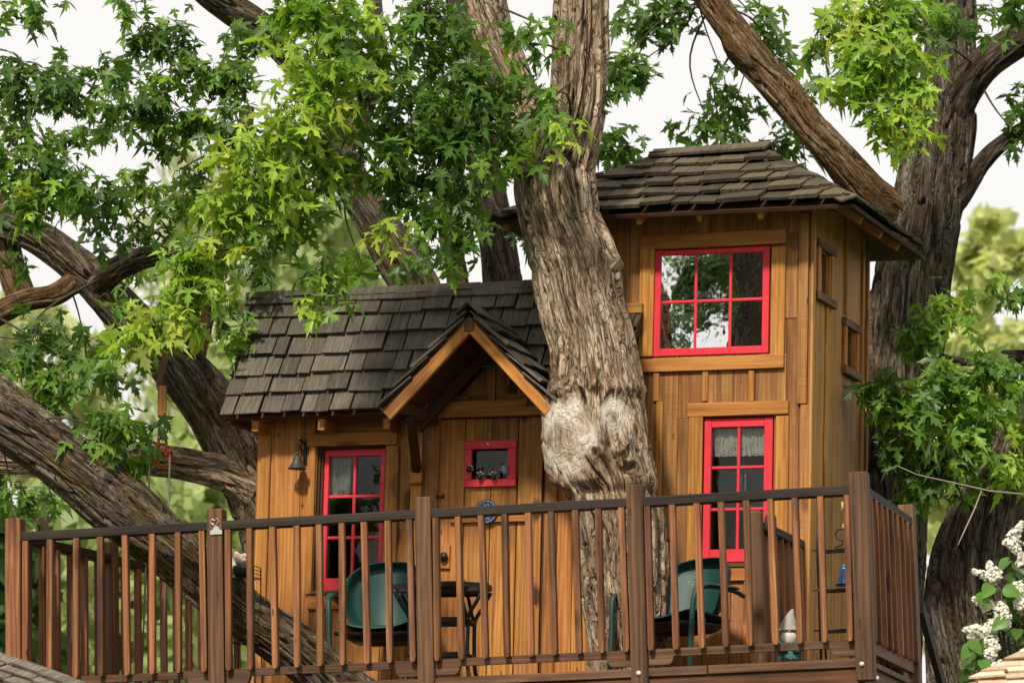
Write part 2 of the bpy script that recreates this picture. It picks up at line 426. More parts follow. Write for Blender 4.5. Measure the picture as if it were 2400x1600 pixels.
def bark_mat(name, dark, mid, light, rust, moss=None, moss_amt=0.0, bare=None):
    t = NT(name)
    a = t.n.new('ShaderNodeAttribute'); a.attribute_name = 'bk'; vec = a.outputs['Vector']
    g1 = t.noise(t.map(vec, (26, 26, 3.2)), 1, 6, .62, .8)
    g2 = t.noise(t.map(vec, (85, 85, 8)), 1, 4, .65, .4)
    b = t.noise(t.map(vec, (9, 9, 3.0)), 1, 4, .6)
    r = t.noise(t.map(vec, (40, 40, 5)), 1, 3, .6, 1.0)
    gg = t.math('ADD', t.math('MULTIPLY', g1, .65), t.math('MULTIPLY', g2, .35))
    col = t.ramp(gg, [(.38, dark), (.49, mid), (.62, light)])
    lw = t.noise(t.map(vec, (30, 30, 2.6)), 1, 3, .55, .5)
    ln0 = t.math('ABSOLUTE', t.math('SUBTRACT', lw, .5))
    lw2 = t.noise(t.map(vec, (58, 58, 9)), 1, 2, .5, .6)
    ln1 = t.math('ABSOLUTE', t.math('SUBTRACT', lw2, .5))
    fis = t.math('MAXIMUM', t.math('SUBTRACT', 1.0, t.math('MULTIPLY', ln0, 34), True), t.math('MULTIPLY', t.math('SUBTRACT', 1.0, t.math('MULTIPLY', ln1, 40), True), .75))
    col = t.mix(t.math('MULTIPLY', fis, .85), col, c4([x * .28 for x in dark]))  # shade of fine cracks painted in as dark lines, the bump follows them
    col = t.mix(t.math('MULTIPLY', t.math('SUBTRACT', r, .56), 5, True), col, c4(rust))
    if moss:
        col = t.mix(t.math('MULTIPLY', t.math('MULTIPLY', t.math('SUBTRACT', b, .48), 6, True), moss_amt), col, t.mix(g2, c4(moss), c4([x * .45 for x in moss])))
    if bare:
        ab = t.n.new('ShaderNodeAttribute'); ab.attribute_name = 'bare'
        ar = t.n.new('ShaderNodeAttribute'); ar.attribute_name = 'ring'
        rn = t.noise(t.map(vec, (12, 12, 10)), 1, 4, .6, .4)
        ln = t.math('ABSOLUTE', t.math('SUBTRACT', t.math('FRACT', t.math('ADD', t.math('MULTIPLY', ar.outputs['Fac'], 7), t.math('MULTIPLY', rn, 5))), .5))
        bc = t.ramp(t.noise(t.map(vec, (10, 10, 7)), 1, 5, .65, .5), [(.34, (.33, .235, .155)), (.46, (.52, .45, .36)), (.58, bare)])
        bc = t.mix(t.math('MULTIPLY', t.math('SUBTRACT', 1.0, t.math('MULTIPLY', ln, 11), True), .6), bc, (.16, .105, .065, 1))
        col = t.mix(ab.outputs['Fac'], col, bc)
    h = t.math('SUBTRACT', t.math('ADD', t.math('MULTIPLY', g1, .35), t.math('MULTIPLY', g2, .5)), t.math('MULTIPLY', fis, .35))
    if bare:
        h = t.math('MULTIPLY', h, t.math('SUBTRACT', 1.0, t.math('MULTIPLY', ab.outputs['Fac'], .75)))
        h = t.math('ADD', h, t.math('MULTIPLY', t.math('MULTIPLY', t.math('MULTIPLY', ln, 5, True), .14), ab.outputs['Fac']))
    return t.set(**{'Base Color': col, 'Roughness': .88, 'Specular IOR Level': .15, 'Normal': t.bump(h, 1.0, .022)})
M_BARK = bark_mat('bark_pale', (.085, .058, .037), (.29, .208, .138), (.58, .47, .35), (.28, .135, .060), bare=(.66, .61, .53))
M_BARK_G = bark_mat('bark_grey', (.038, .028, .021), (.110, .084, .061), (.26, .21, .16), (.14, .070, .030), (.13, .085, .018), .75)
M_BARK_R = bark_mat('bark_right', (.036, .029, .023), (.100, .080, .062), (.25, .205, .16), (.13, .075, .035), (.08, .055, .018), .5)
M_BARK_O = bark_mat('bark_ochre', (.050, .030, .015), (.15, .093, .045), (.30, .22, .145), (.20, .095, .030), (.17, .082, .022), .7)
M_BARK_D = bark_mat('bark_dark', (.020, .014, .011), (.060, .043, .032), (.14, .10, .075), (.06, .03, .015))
M_TWIG = paint('twig', (.065, .042, .030), .8)
M_TWIG_P = paint('pale_twig', (.30, .25, .20), .8)

def leaf_mat(name, obj_color, rough=.38, trans=.42, tm=(1.35, 1.35, .55, 1)):
    t = NT(name)
    if obj_color:
        oi = t.n.new('ShaderNodeObjectInfo'); col = oi.outputs['Color']
    else:
        a = t.n.new('ShaderNodeAttribute'); a.attribute_name = 'lc'; col = a.outputs['Color']
    g = t.n.new('ShaderNodeNewGeometry')
    back = t.mix(g.outputs['Backfacing'], col, t.mix(.45, col, (.22, .30, .16, 1)))
    pb = t.bsdf; t.put(back, pb.inputs['Base Color']); pb.inputs['Roughness'].default_value = rough; pb.inputs['Specular IOR Level'].default_value = .35
    tl = t.n.new('ShaderNodeBsdfTranslucent')
    tcol = t.mix(1.0, col, tm, 'MULTIPLY'); t.l.new(tcol, tl.inputs[0])
    mx = t.n.new('ShaderNodeMixShader'); mx.inputs[0].default_value = trans
    t.l.new(pb.outputs[0], mx.inputs[1]); t.l.new(tl.outputs[0], mx.inputs[2]); t.l.new(mx.outputs[0], t.out.inputs[0])
    return t.m
M_LEAF_O = leaf_mat('maple_leaf', True)
M_LEAF_A = leaf_mat('maple_foliage', False)
M_LEAF_BG = leaf_mat('far_foliage', False, .6, .5, (1.15, 1.12, .9, 1))
# ------------------------------------------------------------------ ground
def ground():
    vs = []; n = 24
    for j in range(n + 1):
        for i in range(n + 1):
            x = (i / n - .5) * 1600; y = (j / n) * 1600 - 400
            vs.append((x, y, 0.0))
    fs = [[j * (n + 1) + i, j * (n + 1) + i + 1, (j + 1) * (n + 1) + i + 1, (j + 1) * (n + 1) + i] for j in range(n) for i in range(n)]
    t = NT('lawn'); tcx = t.n.new('ShaderNodeTexCoord')
    a = t.noise(tcx.outputs['Object'], 1.5, 6, .7); b = t.noise(tcx.outputs['Object'], .12, 3)
    c = t.mix(b, t.ramp(a, [(.3, (.025, .055, .012)), (.7, (.07, .12, .03))]), (.06, .075, .025, 1))
    t.set(**{'Base Color': c, 'Roughness': .95})
    o = link('ground', mesh('ground', vs, fs, t.m)); o['kind'] = 'structure'
ground()

# ------------------------------------------------------------------ roofs of single shakes
def clip_poly(P, C):
    """clip polygon P by convex counter-clockwise polygon C"""
    out = P
    for i in range(len(C)):
        a, b = C[i], C[(i + 1) % len(C)]
        ins = lambda p: (b[0] - a[0]) * (p[1] - a[1]) - (b[1] - a[1]) * (p[0] - a[0]) >= -1e-9
        new = []
        for k in range(len(out)):
            p, q = out[k], out[(k + 1) % len(out)]
            ip, iq = ins(p), ins(q)
            if ip: new.append(p)
            if ip != iq:
                d1 = (b[0] - a[0]) * (p[1] - a[1]) - (b[1] - a[1]) * (p[0] - a[0])
                d2 = (b[0] - a[0]) * (q[1] - a[1]) - (b[1] - a[1]) * (q[0] - a[0])
                s = d1 / (d1 - d2); new.append((p[0] + (q[0] - p[0]) * s, p[1] + (q[1] - p[1]) * s))
        out = new
        if len(out) < 3: return []
    return out
def shakes(parent, P0, U, W, poly, expo, mat, wmin=.075, wmax=.20, thick=.014, seed=1, gap=.005, lift=.026, jig=.006, name='shingle', skip=None):
    rnd = random.Random(seed)
    U = Vector(U).normalized(); W = Vector(W).normalized(); N = U.cross(W)
    B = Matrix((U, W, N)).transposed().to_4x4()
    bmax = max(p[1] for p in poly); amin = min(p[0] for p in poly); amax = max(p[0] for p in poly)
    rows = int(math.ceil(bmax / expo)); n = 0
    for r in range(rows):
        b0 = r * expo; b1 = b0 + expo * 1.75
        a = amin - rnd.uniform(0, wmax)
        while a < amax:
            w = rnd.choice([rnd.uniform(wmin, wmin + .4 * (wmax - wmin)), rnd.uniform(wmin + .3 * (wmax - wmin), wmax)])
            j = rnd.uniform(-jig, jig)
            sk = rnd.uniform(-.004, .004)
            P = [(a + gap / 2, b0 + j), (a + w - gap / 2, b0 + j + sk), (a + w - gap / 2, b1), (a + gap / 2, b1)]
            lo = [(p[0], max(p[1], 0 if r else -1)) for p in poly]
            big = [(p[0], p[1] - (jig * 2 if p[1] < 1e-6 else 0)) for p in poly]
            Q = clip_poly(P, big)
            a += w
            if len(Q) < 3: continue
            area = abs(sum(Q[k][0] * Q[(k + 1) % len(Q)][1] - Q[(k + 1) % len(Q)][0] * Q[k][1] for k in range(len(Q)))) / 2
            if area < .0008: continue
            if skip:
                cq = Vector(P0) + U * (sum(p[0] for p in Q) / len(Q)) + W * (sum(p[1] for p in Q) / len(Q))
                if skip(cq): continue
            th = thick * rnd.uniform(.7, 1.35); lf = lift * rnd.uniform(.85, 1.25)
            oa, ob = P[0]
            m = len(Q); top = []; bot = []
            for (x, y) in Q:
                f = (y - b0) / (b1 - b0)
                z = lf * (1 - f)
                bot.append((x - oa, y - ob, z)); top.append((x - oa, y - ob, z + th * (1.0 - .55 * f)))
            f = [list(range(m)), ] 
            vs = top + bot
            fs = [list(range(m)), list(range(2 * m - 1, m - 1, -1))] + [[k, m + k, m + (k + 1) % m, (k + 1) % m] for k in range(m)]
            me = mesh('shake', vs, fs, mat)
            rot = Matrix.Rotation(rnd.uniform(-.012, .012), 4, 'Z') @ Matrix.Rotation(rnd.uniform(-.045, .045), 4, 'Y')
            o = link(name, me, parent, Matrix.Translation(Vector(P0) + U * oa + W * ob) @ B @ rot)
            n += 1
    return n
def sheet(name, parent, pts, mat, thick=.02):
    """flat polygon (3-D points) thickened downwards along its normal"""
    pts = [Vector(p) for p in pts]; n = (pts[1] - pts[0]).cross(pts[2] - pts[0]).normalized()
    if n.z < 0: n = -n
    k = len(pts); vs = pts + [p - n * thick for p in pts]
    fs = [list(range(k)), list(range(2 * k - 1, k - 1, -1))] + [[i, k + i, k + (i + 1) % k, (i + 1) % k] for i in range(k)]
    me = mesh(name, vs, fs, mat)
    bm = bmesh.new(); bm.from_mesh(me); bmesh.ops.recalc_face_normals(bm, faces=bm.faces); bm.to_mesh(me); bm.free()
    return link(name, me, parent)

def cut(rects, op):
    out = []
    for (a, b, z0, z1) in rects:
        oa, ob, o0, o1 = op
        if oa >= b or ob <= a or o0 >= z1 or o1 <= z0: out.append((a, b, z0, z1)); continue
        if o0 > z0: out.append((a, b, z0, o0))
        if o1 < z1: out.append((a, b, o1, z1))
        m0, m1 = max(z0, o0), min(z1, o1)
        if oa > a: out.append((a, oa, m0, m1))
        if ob < b: out.append((ob, b, m0, m1))
    return out
def boards_v(parent, seams, z0, z1, v0, v1, mat, openings=(), gap=.003, name='plank', rnd=None):
    for a, b in zip(seams[:-1], seams[1:]):
        R = [(a + gap / 2, b - gap / 2, z0, z1)]
        for op in openings: R = cut(R, op)
        dv = random.uniform(0, .003)
        for (p, q, r, s) in R:
            if q - p > .008 and s - r > .008:
                box(name, parent, p, q, v0 + dv, v1, r, s, mat, .002)
def lining(name, parent, u0, u1, z0, z1, v0, v1, openings, mat):
    R = [(u0, u1, z0, z1)]
    for op in openings: R = cut(R, op)
    mb = MB()
    for (a, b, r, s) in R:
        c = [(a, v0, r), (b, v0, r), (b, v1, r), (a, v1, r), (a, v0, s), (b, v0, s), (b, v1, s), (a, v1, s)]
        mb.add(([Vector(p) for p in c], [[0, 1, 5, 4], [1, 2, 6, 5], [2, 3, 7, 6], [3, 0, 4, 7], [4, 5, 6, 7], [3, 2, 1, 0]]))
    return mb.build(name, parent, mat, False)

def sash(parent, fr, v, xs, zs, outer_w, pane_rect, mat, glass, name='window', mw=.018, label=None, glasses=None, swing=0.0):
    """red sash: fr = outer rect (u0,u1,z0,z1); xs / zs = muntin centres; pane_rect = inside of the stiles and rails"""
    u0, u1, z0, z1 = fr; a0, a1, b0, b1 = pane_rect
    g = .004
    # jamb liner behind the sash
    w = lining('window' if name == 'window' else name, parent, u0 - .012, u1 + .012, z0 - .012, z1 + .012, v + .034, v + .075, [(a0 + .004, a1 - .004, b0 + .004, b1 - .004)], M_SHADEWOOD['z'])
    if label: w['label'] = label
    box('stile', w, u0, a0, v, v + .032, z0, z1, mat, .003)
    box('stile', w, a1, u1, v, v + .032, z0, z1, mat, .003)
    box('rail', w, a0 - .001, a1 + .001, v + .002, v + .031, z0 + .001, b0, mat, .003)
    box('rail', w, a0 - .001, a1 + .001, v + .002, v + .031, b1, z1 - .001, mat, .003)
    for x in xs: box('muntin', w, x - mw / 2, x + mw / 2, v + .006, v + .028, b0, b1, mat, .004)
    for z in zs:
        box('muntin', w, a0, a1, v + .008, v + .026, z - mw / 2, z + mw / 2, mat, .004)
    X = [a0] + list(xs) + [a1]; Z = [b0] + list(zs) + [b1]
    k = 0
    for i in range(len(X) - 1):
        for j in range(len(Z) - 1):
            gm = glasses[i] if glasses else glass
            me = box_mesh(X[i + 1] - X[i] - .002, .003, Z[j + 1] - Z[j] - .002, gm, 0)
            r = Matrix.Rotation(swing + random.uniform(-.004, .004), 4, 'Z') @ Matrix.Rotation(random.uniform(-.003, .003), 4, 'X')
            link('pane', me, w, Matrix.Translation(((X[i] + X[i + 1]) / 2, v + .0185 + .0002 * k, (Z[j] + Z[j + 1]) / 2)) @ r); k += 1
    return w

HF = Frame(at(1000, 1200, 24.3), 20, 0.025)
V = HF.v
FLOOR_Z = V(1000, 1735, 0).z

# ================================================================== cabin
cabin = thing('cabin', 'small honey-wood cabin with steep shake roof and gabled door porch', 'cabin', HF.M)
cu0 = V(602, 1100, 0).x; cu1 = V(1420, 1100, 0).x
EAVE_V = -.20
E0 = V(524, 980, EAVE_V); R0 = HF.u(586, 708, E0.x)
ztop = V(760, 985, 0).z + .10
sl = (R0.z - E0.z) / (R0.y - E0.y)
roof_u1 = V(1400, 850, EAVE_V).x
# openings
win = HF.rect(751, 1051, 899, 1383, .045)
door = HF.rect(1026, 977, 1272, 1740, .0)
win_open = (win[0] - .014, win[1] + .006, win[2] - .004, win[3] + .01)
door_open = (door[0] - .008, door[1], FLOOR_Z, door[3])
sx = [V(x, 1150, 0).x for x in (602, 628, 703, 735, 900, 931, 961, 988, 1021, 1090, 1160, 1272, 1303, 1345, 1420)]
wall = lining('wall', cabin, cu0 + .01, cu1, FLOOR_Z - .1, ztop + .25, .024, .045, [win_open, door_open], M_DARKINT)
boards_v(wall, sx, FLOOR_Z - .1, ztop + .02, 0, .023, M_CABIN, [win_open, door_open])
# gable-side, back walls (plain boards beyond view)
DEPTH = 1.3
ls = [i * .125 for i in range(13)]
for a, b in zip(ls[:-1], ls[1:]):
    box('plank', wall, cu0 - .002, cu0 + .02, a + .003, b, FLOOR_Z - .1, min(ztop + .02 + sl * max(0, min(b, R0.y)) , R0.z - .05), M_CABIN, .002)
lining('back_wall', cabin, cu0, cu1, FLOOR_Z - .1, .66, DEPTH, DEPTH + .03, [], M_TOWER['z'])
lining('end_wall', cabin, cu1 - .03, cu1, FLOOR_Z - .1, 1.2, .05, DEPTH, [], M_TOWER['z'])
lining('end_wall', cabin, cu0 + .022, cu0 + .04, FLOOR_Z - .1, .95, .05, DEPTH, [], M_DARKINT)
lining('floor', cabin, cu0, cu1, FLOOR_Z - .14, FLOOR_Z - .1, 0.05, DEPTH, [], M_TOWER['x'])
# corner board, frieze
q = HF.rect(606, 985, 627, 1500, -.02)
box('corner_board', cabin, q[0], q[1], -.022, -.001, FLOOR_Z - .1, ztop - .02, M_TRIM)
# window trim
def trim(parent, x0, y0, x1, y1, v=-.020, th=.020, mat=None, name='trim_board', bev=.003):
    r = HF.rect(x0, y0, x1, y1, v)
    return box(name, parent, r[0], r[1], v, v + th - .001, r[2], r[3], mat or M_TRIM, bev)
trim(cabin, 719, 1013, 930, 1043, -.023, .023)
trim(cabin, 719, 1044, 734, 1392)
trim(cabin, 900, 1044, 930, 1392)
trim(cabin, 719, 1394, 930, 1426, -.021, .021)
for k, x in enumerate((735, 741, 746)):
    r = HF.rect(x, 1044, x + 5, 1384, .01)
    box('jamb', cabin, r[0], r[1], .004 + .012 * k, .05, r[2], r[3], M_SHADEWOOD, .002)
r = HF.rect(735, 1043, 900, 1050, .02); box('jamb', cabin, r[0], r[1], .006, .05, r[2], r[3] + .01, M_SHADEWOOD, .002)
trim(cabin, 727, 1383, 905, 1392, -.03, .07, M_POSTD, 'sill')
# battens below the window
trim(cabin, 757, 1427, 765, 1640, -.012, .012, M_CABIN, 'batten')
pr = HF.rect(769, 1069, 890, 1354, .06)
w1 = sash(cabin, win, .048, [HF.v(829, 1200, .06).x], [HF.v(829, 1163, .06).z, HF.v(829, 1259, .06).z], 0, pr, M_RED2, M_GLASS)
# door ------------------------------------------------------------------
dw_in = HF.rect(1104, 1050, 1190, 1122, .0)
dr = lining('door', cabin, door[0] + .004, door[1] - .004, door[2] + .01, door[3] - .006, .030, .045, [dw_in], M_SHADEWOOD['z'])
ds = [V(x, 1150, .005).x for x in (1028, 1088, 1150, 1212, 1271)]
boards_v(dr, ds, door[2] + .01, door[3] - .006, .004, .029, M_CABIN, [dw_in], gap=.006)
fw = HF.rect(1088, 1031, 1209, 1140, -.016)
dwin = lining('door_window', cabin, dw_in[0], dw_in[1], dw_in[2], dw_in[3], .0255, .0275, [], M_GLASS)
dwin.parent = dr
iw = HF.rect(1105, 1051, 1189, 1122, -.016)
box('frame_rail', dr, fw[0], fw[1], -.020, .0035, iw[3], fw[3], M_RED2, .003)
box('frame_rail', dr, fw[0], fw[1], -.020, .0035, fw[2], iw[2], M_RED2, .003)
box('frame_stile', dr, fw[0] + .001, iw[0], -.018, .0035, iw[2] + .0005, iw[3] - .0005, M_RED2, .003)
box('frame_stile', dr, iw[1], fw[1] - .001, -.018, .0035, iw[2] + .0005, iw[3] - .0005, M_RED2, .003)
p = V(1144, 1040, -.02); lathe('tack', dr, [(0.0, .008), (.007, .006), (.009, 0)], M_WHITE, 12, M=Matrix.Translation(p) @ Matrix.Rotation(math.pi / 2, 4, 'X'))
trim(dr, 1053, 1192, 1238, 1223, -.018, .021, M_CABIN, 'ledge_board')
trim(dr, 1029, 1276, 1053, 1332, -.014, .017, M_CABIN, 'lock_block')
p = V(1040, 1304, -.03)
lathe('knob', dr, [(.008, 0), (.009, .015), (.022, .022), (.026, .035), (.020, .047), (0.001, .051)], M_BLACK, 18, M=Matrix.Translation(p + Vector((0, .03, 0))) @ Matrix.Rotation(math.pi / 2, 4, 'X'))
hp = V(1032, 1163, -.006)
box('hinge', dr, hp.x - .022, hp.x + .022, hp.y - .006, hp.y + .002, hp.z - .005, hp.z + .005, M_BLACK, .002)
lathe('hinge_pin', dr, [(.006, -.013), (.006, .013)], M_BLACK, 8, M=Matrix.Translation(hp + Vector((.019, -.006, 0))))
lathe('hinge_pin', dr, [(.006, -.010), (.006, .010)], M_BLACK, 8, M=Matrix.Translation(hp + Vector((-.018, -.006, 0))))
trim(cabin, 1273, 976, 1302, 1700, -.018, .018, M_CABIN, 'trim_board')
trim(cabin, 990, 976, 1020, 1700, -.010, .010, M_CABIN, 'trim_board')

# main roof -------------------------------------------------------------
W1 = (R0 - E0); LW = W1.length; W1n = W1.normalized()
uR = roof_u1 - E0.x
N1 = Vector((1, 0, 0)).cross(W1n)
vg = -.6
for _ in range(4):
    ap = V(1101, 741, vg); vz = E0.y + (ap.z + .03 - E0.z) / sl
    vg = vz - .64
AP = V(1101, 736, vg); FLt = V(886, 975, vg); FRt = V(1291, 938, vg)
half = ((AP.x - FLt.x) + (FRt.x - AP.x)) / 2; zf = (FLt.z + FRt.z) / 2
FLt = Vector((AP.x - half, vg, zf)); FRt = Vector((AP.x + half, vg, zf))
def under_porch(p):
    return p.z < AP.z - .09 - abs(p.x - AP.x) * (AP.z - zf) / half
def on_roof(u, z): return Vector((u, E0.y + (z - E0.z) / sl, z)) - N1 * .004
hw_ = half * (AP.z - .05 - E0.z) / (AP.z - zf)
rf = sheet('roof', cabin, [on_roof(E0.x, E0.z), on_roof(AP.x - hw_, E0.z), on_roof(AP.x, AP.z - .05), on_roof(AP.x + hw_, E0.z), on_roof(E0.x + uR, E0.z), on_roof(E0.x + uR, R0.z), on_roof(E0.x, R0.z)], M_SHADEWOOD['x'], .025)
shakes(rf, E0, (1, 0, 0), W1n, [(0, 0), (uR, 0), (uR, LW), (0, LW)], LW / 6.05, M_SHAKE, .085, .23, seed=5, thick=.018, lift=.034, gap=.010, jig=.009, skip=under_porch)
bz = R0 + Vector((0, 1.25, -.75))
sheet('roof_back', cabin, [R0 + Vector((0, .002, 0)), R0 + Vector((uR, .002, 0)), bz + Vector((uR, 0, 0)), bz], M_SHAKE, .03)
rx = R0.x - .01; rnd = random.Random(4)
while rx < roof_u1:
    w = min(rnd.uniform(.20, .30), roof_u1 - rx + .001)
    b = rnd.uniform(-.02, .02)
    for s, nm in ((-1, 'ridge_cap'),):
        P = Vector((rx, R0.y - .035, R0.z + .012 + rnd.uniform(0, .006)))
        M = Matrix.Translation(P + Vector((w / 2, 0, 0))) @ Matrix.Rotation(b * .5, 4, 'Y') @ Matrix.Rotation(math.radians(62), 4, 'X')
        link('ridge_cap', box_mesh(round(w + .02, 2), .095, .018, M_SHAKE, .003), rf, M)
    M = Matrix.Translation(Vector((rx + w / 2, R0.y + .015, R0.z + .034))) @ Matrix.Rotation(math.radians(8), 4, 'X') @ Matrix.Rotation(b, 4, 'Y')
    link('ridge_cap', box_mesh(round(w + .015, 2), .10, .016, M_SHAKE, .003), rf, M)
    rx += w
# ridge beam end, rake and rafter tails
p = V(560, 722, R0.y + .03)
box('ridge_beam', cabin, p.x - .055, R0.x + .1, R0.y + .01, R0.y + .07, p.z - .032, p.z + .032, M_POSTD)
for x, y, hh in ((600, 999, 26), (755, 996, 27), (908, 994, 22)):
    p = V(x, y, -.15)
    box('rafter_tail', cabin, p.x - .022, p.x + .022, -.165, .04, p.z - .032, p.z + .036, M_TRIM, .003)
p = V(545, 985, -.12); box('rafter_tail', cabin, p.x - .03, p.x + .03, -.12, .3, p.z - .02, p.z + .03, M_SHADEWOOD)

# porch gable -----------------------------------------------------------
porch = sheet('porch_roof', cabin, [FLt, AP, Vector((AP.x, E0.y + (AP.z - E0.z) / sl, AP.z)), Vector((FLt.x, E0.y + (zf - E0.z) / sl, zf))], M_SHADEWOOD['y'], .02)
sheet('porch_roof', cabin, [FRt, AP, Vector((AP.x, E0.y + (AP.z - E0.z) / sl, AP.z)), Vector((FRt.x, E0.y + (zf - E0.z) / sl, zf))], M_SHADEWOOD['y'], .02)
Lr = E0.y + (AP.z - E0.z) / sl - vg; Lf = E0.y + (zf - E0.z) / sl - vg
Wr = (AP - FRt); LWr = Wr.length
shakes(porch, FRt + Vector((0, -.03, 0)), (0, 1, 0), Wr, [(0, 0), (max(Lf, .05) + .03, 0), (Lr + .05, LWr), (0, LWr)], LWr / 5.0, M_SHAKE, .12, .26, seed=9, thick=.016, lift=.03)
Wl = (AP - FLt)
Lm = Lr + .05
shakes(porch, FLt + Vector((0, Lm - .03, 0)), (0, -1, 0), Wl, [(Lm - max(Lf, .05) - .03, 0), (Lm, 0), (Lm, LWr), (0, LWr)], LWr / 5.0, M_SHAKE, .12, .26, seed=19, thick=.016, lift=.03)
# gable ridge caps
for k in range(4):
    y0 = vg - .03 + k * (Lr / 4)
    for s in (-1, 1):
        M = Matrix.Translation(Vector((AP.x + s * .035, y0 + Lr / 8, AP.z + .012 + .004 * (4 - k)))) @ Matrix.Rotation(s * math.radians(44), 4, 'Y') @ Matrix.Rotation(-.03, 4, 'X')
        link('ridge_cap', box_mesh(.10, round(Lr / 4 + .03, 2), .014, M_SHAKE, .003), porch, M)
# barge rafters: honey boards following both rakes
nl = Vector((Wl.z, 0, -Wl.x)).normalized()
for F, s in ((FLt, -1), (FRt, 1)):
    Wd = (AP - F).normalized(); dn = Vector((-s * Wd.z, 0, s * Wd.x)); dn = dn if dn.z < 0 else -dn
    P = F + dn * .045 + Vector((0, .012, 0)) + Wd * -.0; Q = AP + dn * .045 + Vector((0, .012, 0)) - Wd * .012
    beam('barge_board', cabin, P, Q, .062, .030, M_TRIM, side=dn)
    # inner rafter against the wall
    beam('rafter', cabin, P + Vector((0, .45, 0)), Q + Vector((0, .45, 0)), .07, .04, M_SHADEWOOD, side=dn)
box('ridge_block', cabin, AP.x - .028, AP.x + .028, vg - .012, .1, AP.z - .10, AP.z - .035, M_POSTD, .004)
# plates (purlins) carrying the gable, tie beam, king post, gable wall
bt = HF.rect(985, 938, 1272, 976, -.03)
for x in (926, 1270):
    p = V(x, 946, vg + .01)
    box('purlin', cabin, p.x - .030, p.x + .030, vg + .005, .02, p.z - .032, p.z + .030, M_POSTD, .004)
box('tie_beam', cabin, bt[0], bt[1], -.045, -.001, bt[2], bt[3], M_CABIN, .004)
kp = HF.rect(1147, 820, 1161, 936, -.02)
box('king_post', cabin, kp[0], kp[1], -.03, -.001, bt[3] + .001, kp[3] + .16, M_CABIN)
gs = [FLt.x + .06 + i * (half * 2 - .12) / 7 for i in range(8)]
gw = sheet('gable_wall', cabin, [Vector((FLt.x, .03, zf)), Vector((FRt.x, .03, zf)), Vector((AP.x, .03, AP.z - .03))], M_SHADEWOOD['z'], .004)
for a, b in zip(gs[:-1], gs[1:]):
    def hz(u): return AP.z - .06 - abs(u - AP.x) * (AP.z - zf) / half
    t0, t1 = hz(a + .002), hz(b - .002)
    pts = [(a + .002, bt[3] - .03), (b - .002, bt[3] - .03), (b - .002, max(t1, bt[3])), ]
    if a < AP.x < b: pts.append((AP.x, AP.z - .06))
    pts.append((a + .002, max(t0, bt[3])))
    prism('plank', gw, pts, Matrix.Translation((0, .002, 0)), .02, M_CABIN['z'])
# braces under the purlins with their blocks
for x0, y0, x1, y1, bx in ((938, 975, 975, 1100, 974), ):
    P = V(x0, y0, vg * .55); Q = V(x1, y1, -.03)
    P = Vector((V(926, 946, vg).x, vg * .62, V(926, 946, vg).z - .03)); 
    beam('brace', cabin, P, Vector((Q.x, -.02, Q.z)), .045, .05, M_SHADEWOOD, side=Vector((1, 0, 0)))
P2 = V(1270, 946, vg)
beam('brace', cabin, Vector((P2.x, vg * .62, P2.z - .03)), Vector((P2.x + .01, -.02, P2.z - .40)), .045, .05, M_SHADEWOOD)
trim(cabin, 960, 1105, 988, 1133, -.03, .03, M_CABIN, 'brace_block')

# ================================================================== tower
VT = .15
PANE_SWING = .085
tower = thing('tower', 'two-storey brown board-and-batten tower with hipped shake roof', 'tower', HF.M)
tu0 = V(1284, 700, VT).x; tu1 = V(1900, 700, VT).x
tz1 = V(1700, 508, VT).z + .10
td = HF.u(2033, 800, tu1).y
TV = lambda x, y, v=VT: HF.v(x, y, v)
up = HF.rect(1535, 583, 1804, 832, VT + .01); lowr = HF.rect(1649, 979, 1810, 1317, VT + .01)
ops = [(up[0] - .005, up[1] + .005, up[2] - .005, up[3] + .005), (lowr[0] - .008, lowr[1] + .008, lowr[2] - .004, lowr[3] + .006)]
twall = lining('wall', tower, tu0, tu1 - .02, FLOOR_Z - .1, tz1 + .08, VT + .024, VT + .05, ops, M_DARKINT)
ts = [tu0] + [TV(x, 900).x for x in (1402, 1470, 1540, 1590, 1655, 1720, 1770, 1842, 1870)] + [tu1]
boards_v(twall, ts, FLOOR_Z - .1, tz1, VT, VT + .023, M_TOWER, ops, gap=.002)
def ttrim(x0, y0, x1, y1, dv=-.020, th=.020, mat=None, name='trim_board', par=None):
    r = HF.rect(x0, y0, x1, y1, VT + dv)
    return box(name, par or tower, r[0], r[1], VT + dv, VT + dv + th - .001, r[2], r[3], mat or M_TRIM)
ttrim(1500, 544, 1841, 577, -.024, .024)
ttrim(1498, 578, 1531, 835); ttrim(1807, 578, 1839, 835)
ttrim(1493, 836, 1836, 867, -.026, .026)
for x in (1530, 1645, 1753): ttrim(x, 868, x + 14, 940, -.015, .015, M_TRIM, 'batten')
ttrim(1530, 941, 1546, 1700, -.015, .015, M_TRIM, 'batten')
ttrim(1611, 941, 1847, 973, -.024, .024)
ttrim(1610, 974, 1643, 1400); ttrim(1815, 974, 1846, 1400)
ttrim(1645, 1318, 1815, 1328, -.03, .05, M_POSTD, 'sill')
ttrim(1644, 1329, 1814, 1360, -.021, .021)
ttrim(1870, 500, 1893, 946, -.022, .022, M_TOWER, 'corner_board'); ttrim(1870, 948, 1893, 1700, -.022, .022, M_TOWER, 'corner_board')
ttrim(1740, 1361, 1752, 1700, -.014, .014, M_TRIM, 'batten')
ttrim(1842, 544, 1869, 745, -.006, .006, M_TOWER, 'plank'); ttrim(1848, 747, 1869, 1600, -.006, .006, M_TOWER, 'plank')
r = HF.rect(1894, 500, 1904, 1700, VT - .02)
box('corner_board', tower, r[0], tu1 + .022, VT - .021, VT + .03, FLOOR_Z - .1, r[3], M_TOWER_SIDE)
up_in = HF.rect(1551, 596, 1789, 815, VT + .02); lo_in = HF.rect(1667, 1001, 1791, 1287, VT + .02)
